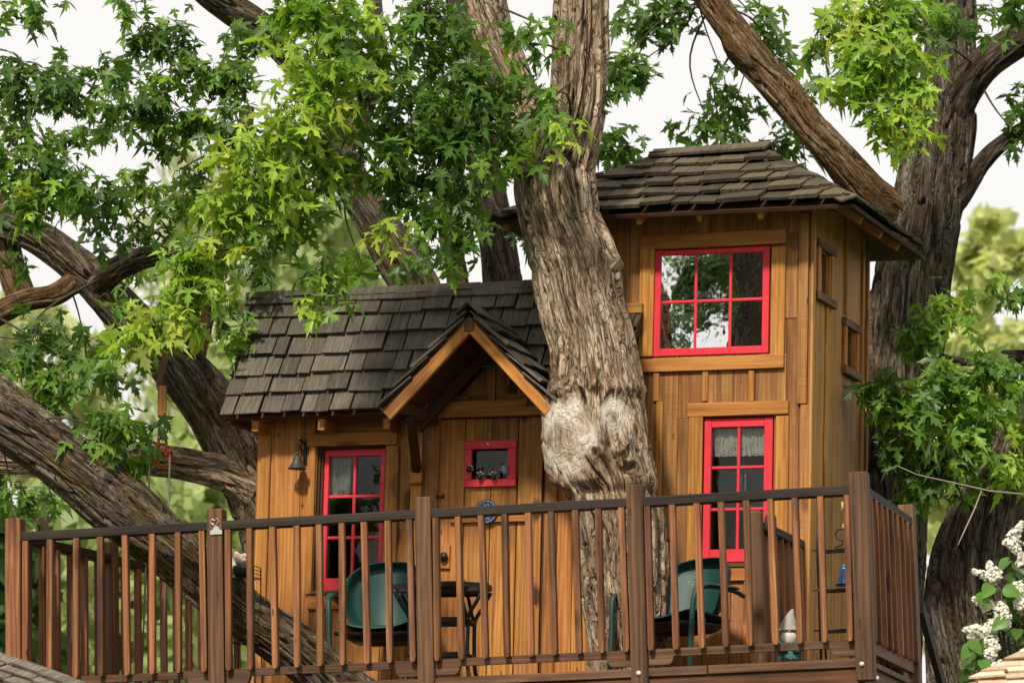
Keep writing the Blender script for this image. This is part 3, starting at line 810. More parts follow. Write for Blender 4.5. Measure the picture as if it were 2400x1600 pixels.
sash(tower, up, VT - .004, [TV(1630, 700).x, TV(1711, 700).x], [TV(1670, 704).z], 0, up_in, M_RED, M_MIRROR, swing=PANE_SWING)
sash(tower, lowr, VT + .004, [TV(1728, 1150).x], [TV(1728, 1094).z, TV(1728, 1192).z], 0, lo_in, M_RED, M_GLASS)
# interior box so the rooms are dark
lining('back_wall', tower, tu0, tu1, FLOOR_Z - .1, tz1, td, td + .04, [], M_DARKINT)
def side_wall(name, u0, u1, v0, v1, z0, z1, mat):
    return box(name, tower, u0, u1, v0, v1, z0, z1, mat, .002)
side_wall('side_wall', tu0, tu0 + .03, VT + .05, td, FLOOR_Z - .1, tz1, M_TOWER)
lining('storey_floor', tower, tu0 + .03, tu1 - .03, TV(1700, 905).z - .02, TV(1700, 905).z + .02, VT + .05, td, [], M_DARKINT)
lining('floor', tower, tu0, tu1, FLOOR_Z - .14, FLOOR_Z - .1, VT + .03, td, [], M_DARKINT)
# right side wall: boards in depth, two little windows
SU = lambda x, y, u=None: HF.u(x, y, tu1 if u is None else u)
def srect(x0, y0, x1, y1, u):
    xm, ym = (x0 + x1) / 2, (y0 + y1) / 2
    return (HF.u(x0, ym, u).y, HF.u(x1, ym, u).y, HF.u(xm, y1, u).z, HF.u(xm, y0, u).z)
w_a = srect(1917, 592, 1942, 692, tu1); w_b = srect(1979, 774, 2000, 864, tu1)
vs_ = [SU(x, 800).y for x in (1903, 1932, 1957, 1979, 2018, 2033)]
def side_boards(parent, seams, z0, z1, openings):
    for a, b in zip(seams[:-1], seams[1:]):
        R = [(a + .001, b - .001, z0, z1)]
        for op in openings: R = cut(R, op)
        for (p_, q_, r_, s_) in R:
            if q_ - p_ > .006 and s_ - r_ > .006:
                box('plank', parent, tu1 - .022, tu1 - random.uniform(0, .002), p_, q_, r_, s_, M_TOWER_SIDE, .002)
_R = [(VT + .05, td, FLOOR_Z - .1, tz1)]
for _op in (w_a, w_b): _R = cut(_R, _op)
_mb = MB()
for (a, b, r_, s_) in _R:
    c_ = [(tu1 - .05, a, r_), (tu1 - .024, a, r_), (tu1 - .024, b, r_), (tu1 - .05, b, r_), (tu1 - .05, a, s_), (tu1 - .024, a, s_), (tu1 - .024, b, s_), (tu1 - .05, b, s_)]
    _mb.add(([Vector(p_) for p_ in c_], [[0, 1, 5, 4], [1, 2, 6, 5], [2, 3, 7, 6], [3, 0, 4, 7], [4, 5, 6, 7], [3, 2, 1, 0]]))
swall = _mb.build('side_wall', tower, M_DARKINT, False)
side_boards(swall, [VT + .03] + vs_[1:], FLOOR_Z - .1, tz1, [w_a, w_b])
for x in (1935, 1979, 2018, 2030):
    v_ = SU(x, 850).y
    zz0, zz1 = FLOOR_Z - .1, tz1
    if x == 1935: zz1 = SU(1935, 715).z
    if x == 1979: zz0 = SU(1979, 735).z
    box('batten', tower, tu1, tu1 + .014, v_ - .016, v_ + .016, zz0, zz1, M_TRIM)
def side_window(wr, hx0, hx1, yh, ys):
    v0, v1, z0, z1 = wr
    g = lining('side_window', tower, tu1 - .014, tu1 - .010, z0, z1, v0, v1, [], M_GLASS)
    box('stile', g, tu1 + .001, tu1 + .022, v0 - .055, v0 - .004, z0 - .03, z1 + .03, M_TRIM); box('stile', g, tu1 + .001, tu1 + .022, v1 + .004, v1 + .055, z0 - .03, z1 + .03, M_TRIM)
    box('jamb', g, tu1 - .02, tu1 + .012, v0 - .004, v0 + .010, z0, z1, M_TRIM); box('jamb', g, tu1 - .02, tu1 + .012, v1 - .010, v1 + .004, z0, z1, M_TRIM)
    box('head', g, tu1 + .001, tu1 + .030, v0 - .065, v1 + .07, z1 + .004, z1 + .052, M_POSTD)
    box('sill', g, tu1 + .001, tu1 + .034, v0 - .068, v1 + .075, z0 - .052, z0 - .004, M_POSTD)
    return g
side_window(w_a, 0, 0, 0, 0); side_window(w_b, 0, 0, 0, 0)
# roof -------------------------------------------------------------------
ve = VT - .30
FL = TV(1161, 508, ve); FR = TV(2003, 484, ve); ez = (FL.z + FR.z) / 2
FL.z = ez; FR.z = ez
BR = HF.u(2168, 582, FR.x); BRv = BR.y
vm = (ve + BRv) / 2
RL = TV(1556, 372, vm); RR = TV(1782, 360, vm); rz = (RL.z + RR.z) / 2
RL.z = rz; RR.z = rz
BRp = Vector((FR.x, BRv, ez)); BLp = Vector((FL.x, BRv, ez))
dz = Vector((0, 0, .006))
trf = sheet('roof', tower, [FL - dz, FR - dz, RR - dz, RL - dz], M_SHADEWOOD['x'], .02)
sheet('roof_side', tower, [FR - dz, BRp - dz, RR - dz], M_SHADEWOOD['y'], .02)
sheet('roof_side', tower, [FL - dz, BLp - dz, RL - dz], M_SHADEWOOD['y'], .02)
sheet('roof_back', tower, [BLp - dz, BRp - dz, RR - dz, RL - dz], M_SHAKE_T, .03)
Wt = Vector((0, RL.y - FL.y, RL.z - FL.z)); LT = Wt.length
shakes(trf, FL, (1, 0, 0), Wt, [(0, 0), (FR.x - FL.x, 0), (RR.x - FL.x, LT), (RL.x - FL.x, LT)], LT / 5.4, M_SHAKE_T, .10, .26, seed=23, thick=.020, lift=.038, jig=.009, gap=.010)
# right hip facet
Wh = Vector((RR.x - FR.x, 0, rz - ez)); Lh = Wh.length
shakes(trf, FR, (0, 1, 0), Wh, [(0, 0), (BRv - ve, 0), (vm - ve + .001, Lh), (vm - ve, Lh)], Lh / 4.6, M_SHAKE_T, .10, .24, seed=29, thick=.018, lift=.03)
shakes(trf, BLp, (0, -1, 0), Vector((RL.x - FL.x, 0, rz - ez)), [(0, 0), (BRv - ve, 0), (BRv - vm + .001, (RL - Vector((FL.x, vm, ez))).length), (BRv - vm, (RL - Vector((FL.x, vm, ez))).length)], .2, M_SHAKE_T, .12, .24, seed=31, thick=.018, lift=.03)
def hip_caps(A, B, n, parent):
    d = (B - A); L = d.length; d.normalize()
    for k in range(n):
        P = A + d * (L * k / n)
        z = d; side = Vector((0, 0, 1)).cross(z).normalized(); nn = z.cross(side)
        if nn.z < 0: nn = -nn
        for s in (-1, 1):
            y = (side * s).normalized()
            x2 = (y * math.cos(.42) - nn * math.sin(.42)); n2 = (nn * math.cos(.42) + y * math.sin(.42))
            tilt = .05
            zz = (z * math.cos(tilt) - n2 * math.sin(tilt)).normalized(); n3 = (n2 * math.cos(tilt) + z * math.sin(tilt)).normalized()
            M = Matrix((x2, zz, n3)).transposed().to_4x4() if x2.cross(zz).dot(n3) > 0 else Matrix((-x2, zz, n3)).transposed().to_4x4()
            c = P + z * (L / n * .62) + x2 * .045 + nn * .034
            link('hip_cap', box_mesh(.10, round(L / n * 1.28, 2), .016, M_SHAKE_T, .003), parent, Matrix.Translation(c) @ M)
hip_caps(FR, RR, 5, trf); hip_caps(FL, RL, 6, trf)
for s in (-1, 1):
    M = Matrix.Translation(Vector(((RL.x + RR.x) / 2, vm + s * .05, rz + .030))) @ Matrix.Rotation(-s * .45, 4, 'X') @ Matrix.Rotation(-.02, 4, 'Y')
    link('ridge_board', box_mesh(RR.x - RL.x + .13, .13, .022, M_SHAKE_T, .004), trf, M)
# rafter tails and soffit
sf = [Vector((tu0 - .05, VT + .01, 0)), ]
for x, y in ((1187, 532), (1497, 525), (1640, 517), (1782, 513)):
    p = TV(x, y, ve + .06)
    beam('rafter_tail', tower, Vector((p.x, ve + .05, ez - .035)), Vector((p.x, VT + .02, ez - .035 + (VT + .02 - ve - .05) * (rz - ez) / (vm - ve))), .030, .045, M_TRIM)
for x, y in ((2020, 533), (2066, 562), (2106, 588)):
    p = HF.u(x, y, FR.x - .05)
    hv = p.y
    beam('rafter_tail', tower, Vector((FR.x - .05, hv, ez - .032)), Vector((FR.x - .05 - min(FR.x - .04 - tu1, max(.05, (hv - ve) * .55)), hv, ez - .032 + min(FR.x - .04 - tu1, max(.05, (hv - ve) * .55)) * (rz - ez) / (FR.x - RR.x))), .030, .045, M_TRIM, side=Vector((0, 1, 0)))
# lean-to roof stub between tower and trunk
sp = HF.rect(1440, 736, 1512, 830, VT - .06)
st = sheet('side_roof', tower, [TV(1420, 736, VT - .001), TV(1511, 733, VT - .001), TV(1478, 826, VT - .22), TV(1400, 830, VT - .22)], M_SHADEWOOD['x'], .015)
A_ = TV(1400, 828, VT - .22); B_ = TV(1478, 826, VT - .22); C_ = TV(1511, 733, VT - .001)
Ws = Vector((0, C_.y - B_.y, C_.z - B_.z)); 
shakes(st, Vector((A_.x, B_.y, B_.z)) , (1, 0, 0), Ws, [(0, 0), (C_.x - A_.x, 0), (C_.x - A_.x, Ws.length), (0, Ws.length)], Ws.length / 2.0, M_SHAKE_T, .05, .11, seed=3)
r = HF.rect(1440, 711, 1505, 735, VT - .05)
box('header_block', tower, r[0], r[1], VT - .06, VT - .001, r[2], r[3], M_TRIM)
# ================================================================== deck and railings
RF = Frame(at(2024, 1541, 22.0), 15, -0.022)
RV = RF.v
uL = RV(36, 1400, 0).x
DECK_BACK = 3.6
deck = thing('deck', 'brown timber deck carried in the tree, below the railings', 'deck', RF.M)
# floor planks run along u
for i in range(26):
    v0 = .03 + i * .138
    box('floor_plank', deck, uL - .02, .02, v0, v0 + .132, -.032, -.002, M_POSTD, .003)
# nosing strip and skirt boards in front
cuts = [uL - .02, RV(510, 1590, 0).x, RV(999, 1590, 0).x, RV(1498, 1590, 0).x, RV(1660, 1590, 0).x, .0]
for a, b in zip(cuts[:-1], cuts[1:]):
    box('nosing', deck, a + .002, b - .002, -.012, .028, -.048, -.001, M_POSTD, .004)
for a, b in ((uL - .02, cuts[2]), (cuts[2], cuts[3]), (cuts[3], 0.0)):
    box('skirt_board', deck, a + .002, b - .002, .004, .040, -.27, -.050, M_SKIRT, .003)
box('skirt_board', deck, -.042, -.004, .05, 1.9, -.27, -.004, M_SKIRT, .003)
box('skirt_board', deck, uL, uL + .04, .05, 3.5, -.27, -.034, M_SKIRT, .003)
for i in range(9):
    u = uL + .3 + i * .52
    box('joist', deck, u, u + .045, .045, 3.55, -.24, -.034, M_SKIRT, .002)
base_z = (RF.I @ Vector((0, 0, 0))).z
for u, v in ((uL + .1, .35), (-.15, .35), (uL * .5, 2.9), (uL + .1, 3.3)):
    box('support_post', deck, u - .06, u + .06, v - .06, v + .06, -3.9, -.27, M_POSTD, .006)

HAND = RV(1500, 1151, 0).z         # top of hand rail
HAND = (RV(2003, 1134, 0).z + RV(51, 1251, 0).z) / 2
BOT_T = RV(1500, 1521, 0).z; BOT_T = (RV(2014, 1498, 0).z + RV(1045, 1542, 0).z) / 2
BOT_B = BOT_T - .085
PW = .088
def baluster_mesh(h):
    """square bar whose foot is rounded off"""
    key = ('bal', round(h, 3))
    if key in _box: return _box[key]
    w, d = .0165, .0175; bm = bmesh.new(); rings = []
    for z, s in ((0, .62), (.010, .86), (.025, 1), (h * .5, 1), (h, 1)):
        ch = .003
        pts = [(-w * s + ch, -d), (w * s - ch, -d), (w * s, -d + ch), (w * s, d), (-w * s, d), (-w * s, -d + ch)]
        rings.append([bm.verts.new((x, y, z - h / 2)) for x, y in pts])
    for a, b in zip(rings[:-1], rings[1:]):
        for k in range(6): bm.faces.new((a[k], a[(k + 1) % 6], b[(k + 1) % 6], b[k]))
    bm.faces.new(rings[0][::-1]); bm.faces.new(rings[-1])
    me = bm_mesh('baluster', bm, M_RAIL['z']); _box[key] = me
    return me
def bottom_rail(parent, u0, u1, M=None, mat=None):
    L = u1 - u0; h = BOT_T - BOT_B; c = .10; r = .035; nt = h * .52
    poly = [(0, 0), (c, 0)]
    for k in range(6):
        a = k / 5 * math.pi / 2
        poly.append((c + r * math.sin(a) * .9, nt * (1 - math.cos(a)) if k else .0))
    poly += [(L - x, z) for x, z in poly[::-1][:-2]] 
    poly = poly[:]
    # close along the top
    poly += [(L, 0), (L, h), (0, h)]
    clean = []
    for p in poly:
        if not clean or (abs(p[0] - clean[-1][0]) + abs(p[1] - clean[-1][1])) > 1e-5: clean.append(p)
    MM = (M or Matrix.Identity(4)) @ Matrix.Translation((u0, 0, BOT_B))
    return prism('bottom_rail', parent, clean, MM, .036, (mat or M_POSTD)['x'])
def post(parent, u, v, top, bottom, mat, M=None, w=PW, lean=0):
    me = box_mesh(w, w, top - bottom, mat['z'], .005)
    return link('post', me, parent, (M or Matrix.Identity(4)) @ Matrix.Translation((u, v, (top + bottom) / 2)) @ Matrix.Rotation(lean, 4, 'Y'))

front = thing('deck_railing', 'long railing along the front deck edge with square balusters', 'railing', RF.M)
px_posts = [36, 510, 999, 1497, 2024]
pu = [RV(x, 1400, 0).x for x in px_posts]
for i, u in enumerate(pu):
    bot = -.28 if i < 4 else -.12
    mt = M_RAIL if i == 0 else M_POSTD
    p = post(front, u, .0, HAND + .066 + (.012 if i == 0 else 0), bot, mt if i != 4 else M_POSTD, w=PW if i < 4 else .094)
    if i in (3, 4):
        b = lathe('bolt', front, [(.001, .012), (.010, .010), (.013, .003), (.013, 0)], M_BOLT, 14,
                  M=Matrix.Translation((u + (-.012 if i == 4 else .0), -.045 if i < 4 else -.048, RV(1507, 1578, 0).z if i == 3 else RV(2023, 1557, 0).z)) @ Matrix.Rotation(math.pi / 2, 4, 'X'))
b = lathe('bolt', front, [(.001, .012), (.010, .010), (.013, .003), (.013, 0)], M_BOLT, 14, M=Matrix.Translation((pu[4] + .048, .03, -.105)) @ Matrix.Rotation(math.pi / 2, 4, 'Y'))
counts = [8, 9, 9, 9]
for i in range(4):
    a, b = pu[i] + PW / 2, pu[i + 1] - PW / 2
    box('hand_rail', front, a - .012, b + .004, -.034, .036, HAND - .052, HAND, M_DARK, .006)
    bottom_rail(front, a + .001, b - .001)
    n = counts[i]; h = HAND - .052 - BOT_T
    for k in range(n):
        u = a + .024 + (b - a - .05) * k / (n - 1)
        rn = random.Random(i * 20 + k)
        link('baluster', baluster_mesh(h + .012), front, Matrix.Translation((u + rn.uniform(-.004, .004), -.004 - .022, BOT_T + h / 2 - .005)) @ Matrix.Rotation(rn.uniform(-.012, .012), 4, 'Y') @ Matrix.Rotation(rn.uniform(-.05, .05), 4, 'Z'))

def run_rail(name, label, P, ang, length, n, posts, h_top=None, cat='railing', mat=None):
    """railing running back from local point P at an angle ang (degrees from v axis)"""
    h_top = HAND if h_top is None else h_top
    M = RF.M @ Matrix.Translation(P) @ Matrix.Rotation(math.radians(90 - ang), 4, 'Z')
    t = thing(name, label, cat, M)
    box('hand_rail', t, .04, length, -.035, .035, h_top - .052, h_top, M_DARK, .006)
    box('bottom_rail', t, .04, length, -.018, .018, BOT_B + .02, BOT_T, M_POSTD, .003)
    h = h_top - .052 - BOT_T
    for k in range(n):
        u = .10 + (length - .16) * k / max(1, n - 1)
        link('baluster', baluster_mesh(h + .012), t, Matrix.Translation((u, -.028 if ang > 0 or True else 0, BOT_T + h / 2 - .005)))
    for u in posts:
        box('post', t, u - PW / 2, u + PW / 2, -PW / 2, PW / 2, -.2, h_top + .07, mat or M_POSTD, .005)
    return t
LS = RF.u(2131, 1350, pu[4]).y
# left return (seen through the front balusters), right side, inner stair rail
run_rail('deck_railing', 'railing running back from the far left corner post', (pu[0], 0, 0), 6, 2.9, 17, (1.15, 2.5))
run_rail('deck_railing', 'short side railing running back from the right corner post', (pu[4], 0, 0), 0, LS, 9, (LS,))
# inner rail by the stair opening
NV = .62
np_ = RV(1772, 1300, NV)
inner = thing('stair_railing', 'inner railing behind the garden gnome with a rounded hand-rail end', 'railing', RF.M @ Matrix.Translation((np_.x, NV, 0)) @ Matrix.Rotation(math.radians(90 - 2), 4, 'Z'))
itop = RV(1772, 1197, NV).z
box('newel', inner, -.04, .04, -.04, .04, -.002, itop, M_POSTD, .012)
hr = RV(1800, 1205, NV + .12)
box('hand_rail', inner, .05, 1.75, -.055, .0, itop - .105, itop - .055, M_DARK, .008)
lathe('rail_end', inner, [(.001, -.07), (.026, -.062), (.033, -.03), (.033, .035), (.022, .058), (.001, .064)], M_POSTD['z'], 16, c=(.13, -.055, itop - .06))
for k in range(11):
    u = .14 + k * .15
    link('baluster', baluster_mesh(itop - .105 - .06), inner, Matrix.Translation((u, -.03, (itop - .105 + .06) / 2)))
box('bottom_rail', inner, .05, 1.75, -.02, .02, .0, .07, M_POSTD, .003)
# stair flight that leaves at the right-hand end
stair = thing('stair_flight', 'steep dark timber stair dropping beside the right corner of the deck', 'stairs', RF.M)
S0 = Vector((.05, 1.02, HAND * .55))
beam('stringer', stair, RF.u(2158, 1420, .02), RF.u(2300, 1940, .02) , .035, .09, M_DARK, side=Vector((1, 0, 0)))
for k in range(5):
    f = .95 + k * .35
    p = RF.u(2160 + 62 * f, 1400 + 240 * f, .02)
    box('tread', stair, -.62, .0, p.y - .10, p.y + .10, p.z - .06, p.z - .025, M_DARK, .003)
beam('stringer', stair, RF.u(2158, 1420, .02) + Vector((-.66, 0, 0)), RF.u(2300, 1940, .02) + Vector((-.66, 0, 0)), .035, .14, M_DARK, side=Vector((1, 0, 0)))
# ================================================================== furniture on the deck
def disc_grid(rings, seg, f):
    vs = [Vector(f(0, 0))]; fs = []
    for r in range(1, rings + 1):
        for k in range(seg):
            vs.append(Vector(f(r / rings, 2 * math.pi * k / seg)))
    for k in range(seg): fs.append([0, 1 + k, 1 + (k + 1) % seg])
    for r in range(1, rings):
        b0 = 1 + (r - 1) * seg; b1 = b0 + seg
        for k in range(seg): fs.append([b0 + k, b1 + k, b1 + (k + 1) % seg, b0 + (k + 1) % seg])
    return vs, fs
def solid(name, parent, data, mat, th):
    o = link(name, mesh(name, data[0], data[1], mat, True), parent)
    m = o.modifiers.new('Solidify', 'SOLIDIFY'); m.thickness = th; m.offset = 0
    return o
def se(a, n):
    c, s = math.cos(a), math.sin(a)
    return math.copysign(abs(c) ** (2 / n), c), math.copysign(abs(s) ** (2 / n), s)
def lawn_chair(label, world, yaw, mat, scale=(1.0, 1.0)):
    t = thing('lawn_chair', label, 'chair', Matrix.Translation(world) @ Matrix.Rotation(yaw, 4, 'Z') @ Matrix.Diagonal((scale[0], scale[0], scale[1], 1)), group='green metal lawn chairs on the deck')
    def back(r, a):
        x, z = se(a, 2.5); x *= .235 * r; z *= .225 * r
        if z < 0: x *= 1 - .12 * (z / .225) ** 2
        y = .23 + .30 * (z + .1) - .55 * x * x / .235 - .10 * max(0, r - .9) * 5
        g = math.exp(-((r - .80) / .03) ** 2) * .007
        rim = -.018 * max(0, (r - .92) / .08)
        return (x, y + g + rim, .60 + z)
    solid('backrest', t, disc_grid(16, 56, back), mat, .006)
    def seat(r, a):
        x, y = se(a, 4); x *= .225 * r; y *= .235 * r
        z = .385 + .05 * (y / .235) * -1 * .6 + .035 * (x / .225) ** 2 - .03 * (1 - r) 
        if y < -.16: z -= ((-.16 - y) / .075) ** 2 * .035
        if y > .15: z += ((y - .15) / .085) ** 2 * .05
        return (x, y, z)
    solid('seat', t, disc_grid(14, 48, seat), mat, .006)
    def apron(r, a):
        x, y = se(a, 4); return (x * .205 * r, y * .21 * r, .365 - .07 * (1 - (1 - r) ** 2) * (0 if r > .98 else 1) * (1 - r ** 4))
    solid('seat_pan', t, disc_grid(8, 32, apron), M_BLACK, .004)
    for s in (-1, 1):
        P = curve_pts([(s * .20, .26, .016), (s * .235, .05, .016), (s * .25, -.16, .016), (s * .25, -.225, .06), (s * .25, -.215, .30), (s * .258, -.20, .50), (s * .262, -.16, .565), (s * .265, -.02, .585), (s * .265, .14, .572), (s * .245, .24, .555)], 44)
        tube('arm_frame', t, P, .014, mat, 10)
        # pressed arm plate
        def plate(r, a, s=s):
            x, y = se(a, 3); return (s * .265 + x * .030 * r, -.0 + y * .17 * r, .605 - .02 * (x * r) ** 2 - (.03 * max(0, -y * r - .6) * 2) - (.05 * max(0, abs(y * r) - .75)))
        solid('arm_rest', t, disc_grid(5, 24, plate), mat, .006)
        tube('seat_bracket', t, [(s * .245, -.10, .37), (s * .20, -.06, .365)], .012, mat, 8)
    tube('cross_bar', t, [(-.20, .26, .016), (.20, .26, .016)], .013, mat, 8)
    return t
def deckpt(px, v):                # a point of the deck floor seen in the column px
    p = RF.v(px, 1560, v); return RF.w((p.x, v, 0))
RYAW = math.radians(-15)
lawn_chair('green metal lawn chair facing out, next to the black folding table', deckpt(893, 1.05), RYAW + math.radians(6), M_GREEN1, (1.02, .96))
lawn_chair('chipped green metal lawn chair turned left beside the tree trunk', deckpt(1586, .95), RYAW + math.radians(-24), M_GREEN, (1.08, .86))

def bistro_table():
    c = deckpt(1035, .60)
    t = thing('folding_table', 'small black folding metal table between the chair and cabin door', 'table', Matrix.Translation(c) @ Matrix.Rotation(RYAW + .12, 4, 'Z'))
    H = .56
    # octagonal slatted top
    top = []
    for k in range(8):
        a = math.pi / 8 + k * math.pi / 4; top.append((.285 * math.cos(a), .22 * math.sin(a)))
    n = 8
    vs = [(x, y, z) for z in (H - .028, H) for x, y in top]
    fs = [list(range(7, -1, -1)), list(range(8, 16))] + [[k, (k + 1) % 8, 8 + (k + 1) % 8, 8 + k] for k in range(8)]
    link('table_top', mesh('table_top', vs, fs, M_BLACK), t)
    box('apron', t, -.22, .22, -.15, -.135, H - .05, H - .03, M_BLACK, .002); box('apron', t, -.22, .22, .135, .15, H - .05, H - .03, M_BLACK, .002)
    for s in (-1, 1):
        for y in (-.13, .13):
            tube('leg', t, curve_pts([(s * .25, y, H - .03), (s * .20, y, H - .12), (s * .165, y * .95, H - .18), (s * .16, y * .9, H - .26), (s * .16, y * 1.0, .12), (s * .18, y * 1.25, .01)], 26), .011, M_BLACK, 8)
            tube('brace', t, [(s * .16, y, H - .22), (s * .12, y, H - .04)], .010, M_BLACK, 8)
        for z in (.17, H - .20):
            tube('stretcher', t, [(s * .16, -.14, z), (s * .16, .14, z)], .009, M_BLACK, 8)
    for z in (.17, H - .20):
        for y in (-.12, .12): box('cross_bar', t, -.17, .17, y - .008, y + .008, z - .014, z + .014, M_BLACK, .002)
bistro_table()

def gnome():
    p = RF.v(1848, 1503, .17)
    t = thing('garden_gnome', 'bearded stone garden gnome with tall grey pointed hat on the deck', 'garden gnome', Matrix.Translation(RF.w((p.x, .17, 0))) @ Matrix.Rotation(RYAW + .3, 4, 'Z'))
    z1 = RF.v(1862, 1425, .17).z          # tip of the hat
    s = z1 / .30
    M = Matrix.Scale(s, 4)
    def wob(a, z): return 1 + .05 * math.sin(3 * a + z * 40)
    lathe('body', t, [(.055, 0), (.062, .02), (.064, .06), (.056, .10), (.045, .125), (.03, .14)], M_COAT, 24, M=M, wob=wob)
    lathe('boot', t, [(.001, 0), (.022, .002), (.025, .012), (.018, .026), (.001, .032)], M_POSTD['z'], 12, c=(-.025, -.055, 0), M=M)
    lathe('boot', t, [(.001, 0), (.022, .002), (.025, .012), (.018, .026), (.001, .032)], M_POSTD['z'], 12, c=(.025, -.055, 0), M=M)
    lathe('head', t, [(.001, .125), (.030, .130), (.040, .150), (.042, .17), (.036, .19), (.001, .20)], M_SKIN, 20, M=M)
    lathe('beard', t, [(.001, .085), (.022, .095), (.038, .12), (.044, .145), (.040, .165), (.02, .172), (.001, .175)], M_BEARD, 22, c=(0, -.012, 0), M=M, wob=lambda a, z: 1 + .07 * math.sin(7 * a + z * 90))
    lathe('nose', t, [(.001, -.009), (.008, -.006), (.010, 0), (.008, .006), (.001, .009)], M_SKIN, 12, c=(0, -.046, .176), M=M)
    vs, fs = lathe_data([(.058, .178), (.061, .184), (.052, .19), (.047, .20), (.045, .215), (.036, .235), (.031, .25), (.022, .268), (.014, .285), (.006, .297), (.001, .30)], 28, wob=lambda a, z: 1 + .06 * math.sin(2 * a + z * 120) + .03 * math.sin(5 * a - z * 200))
    for v in vs:
        k = max(0, v.z - .19) / .11; v.x += .030 * k * k - .008 * k
    link('hat', mesh('hat', vs, fs, M_STONE, True), t, M)
    for sx_ in (-1, 1):
        tube('arm', t, curve_pts([(sx_ * .05, 0, .12), (sx_ * .066, -.02, .085), (sx_ * .045, -.058, .07), (sx_ * .015, -.066, .075)], 14), .014, M_COAT, 10, M=M)
gnome()

def wire_rack():
    v = .42
    pz = lambda y, x=1960: RF.v(x, y, v).z
    ux = lambda x: RF.v(x, 1400, v).x
    c = Vector(((ux(1925) + ux(1996)) / 2, v, 0)); hw = (ux(1996) - ux(1925)) / 2
    t = thing('wire_rack', 'narrow black wire shelf rack with arched sides behind the corner post', 'rack', RF.M @ Matrix.Translation(c))
    zt = pz(1247); dp = .07
    for s in (-1, 1):
        x = s * hw
        P = [(x, -dp, 0), (x, -dp, zt - .05)] + [(x - 0 * s, -dp * math.cos(a), zt - .05 + .05 * math.sin(a)) for a in np.linspace(.1, math.pi - .1, 10)] + [(x, dp, zt - .05), (x, dp, 0)]
        tube('side_frame', t, P, .006, M_IRON, 8)
    a = np.linspace(0, math.pi, 12)
    # arched scroll on top at the right half
    r = hw * .42
    P = [(hw - 2 * r + r - r * math.cos(k), -dp, zt - .035 + r * math.sin(k)) for k in a]
    P = [(hw - 2 * r + .0, -dp, zt - .035 - .0)] + P
    tube('scroll', t, curve_pts([(hw, -dp, zt - .12), (hw, -dp, zt - .02), (hw - .018, -dp, zt + .008), (hw - .045, -dp, zt + .006), (hw - .062, -dp, zt - .02), (hw - .050, -dp, zt - .042), (hw - .028, -dp, zt - .052), (hw - .03, -dp, zt - .075), (hw - .06, -dp, zt - .085), (hw - .075, -dp, zt - .11)], 40), .0055, M_IRON, 8)
    for y in (1290, 1383, 1478, 1545):
        z = max(.02, pz(y)) if y < 1540 else .025
        sh = MB()
        for yy in (-dp, dp):
            sh.add(tube_data([(-hw - .03, yy, z), (hw + .003, yy, z)], .005, 6))
        n = 13
        for k in range(n):
            x = -hw + 2 * hw * k / (n - 1)
            sh.add(tube_data([(x, -dp, z), (x, dp, z)], .0035, 5))
        o = sh.build('shelf', t, M_IRON)
    # brass hook and blue glass bell on the shelf
    hk = thing('brass_hook', 'curved brass plant hook on the tower corner above the wire rack', 'hook', RF.M @ Matrix.Translation(RF.v(1982, 1207, .62)))
    tube('hook', hk, curve_pts([(-.012, 0, .060), (-.016, 0, .045), (.004, 0, .04), (.022, 0, .022), (.028, 0, 0), (.022, 0, -.025), (.004, 0, -.045), (-.014, 0, -.052), (-.016, 0, -.07)], 30), .0055, M_BRASS, 10)
    box('back_plate', hk, -.024, -.006, .004, .42, .03, .075, M_BRASS, .002)
    z = pz(1374, 1980) ; zt2 = pz(1322, 1980)
    g = thing('glass_bell', 'blue glass flower-shaped lamp shade standing on the wire rack', 'glass shade', RF.M @ Matrix.Translation((ux(1981), v, z + .002)))
    h = zt2 - z
    lathe('shade', g, [(.042, 0), (.040, h * .12), (.033, h * .35), (.025, h * .65), (.016, h * .92), (.010, h)], M_BGLASS, 28, wob=lambda a, zz: 1 + .10 * math.sin(7 * a) * (1 - zz / h))
    lathe('saucer', g, [(.012, -.0005), (.046, .004), (.050, .012), (.044, .010), (.010, .003)], M_BLACK, 24)
wire_rack()

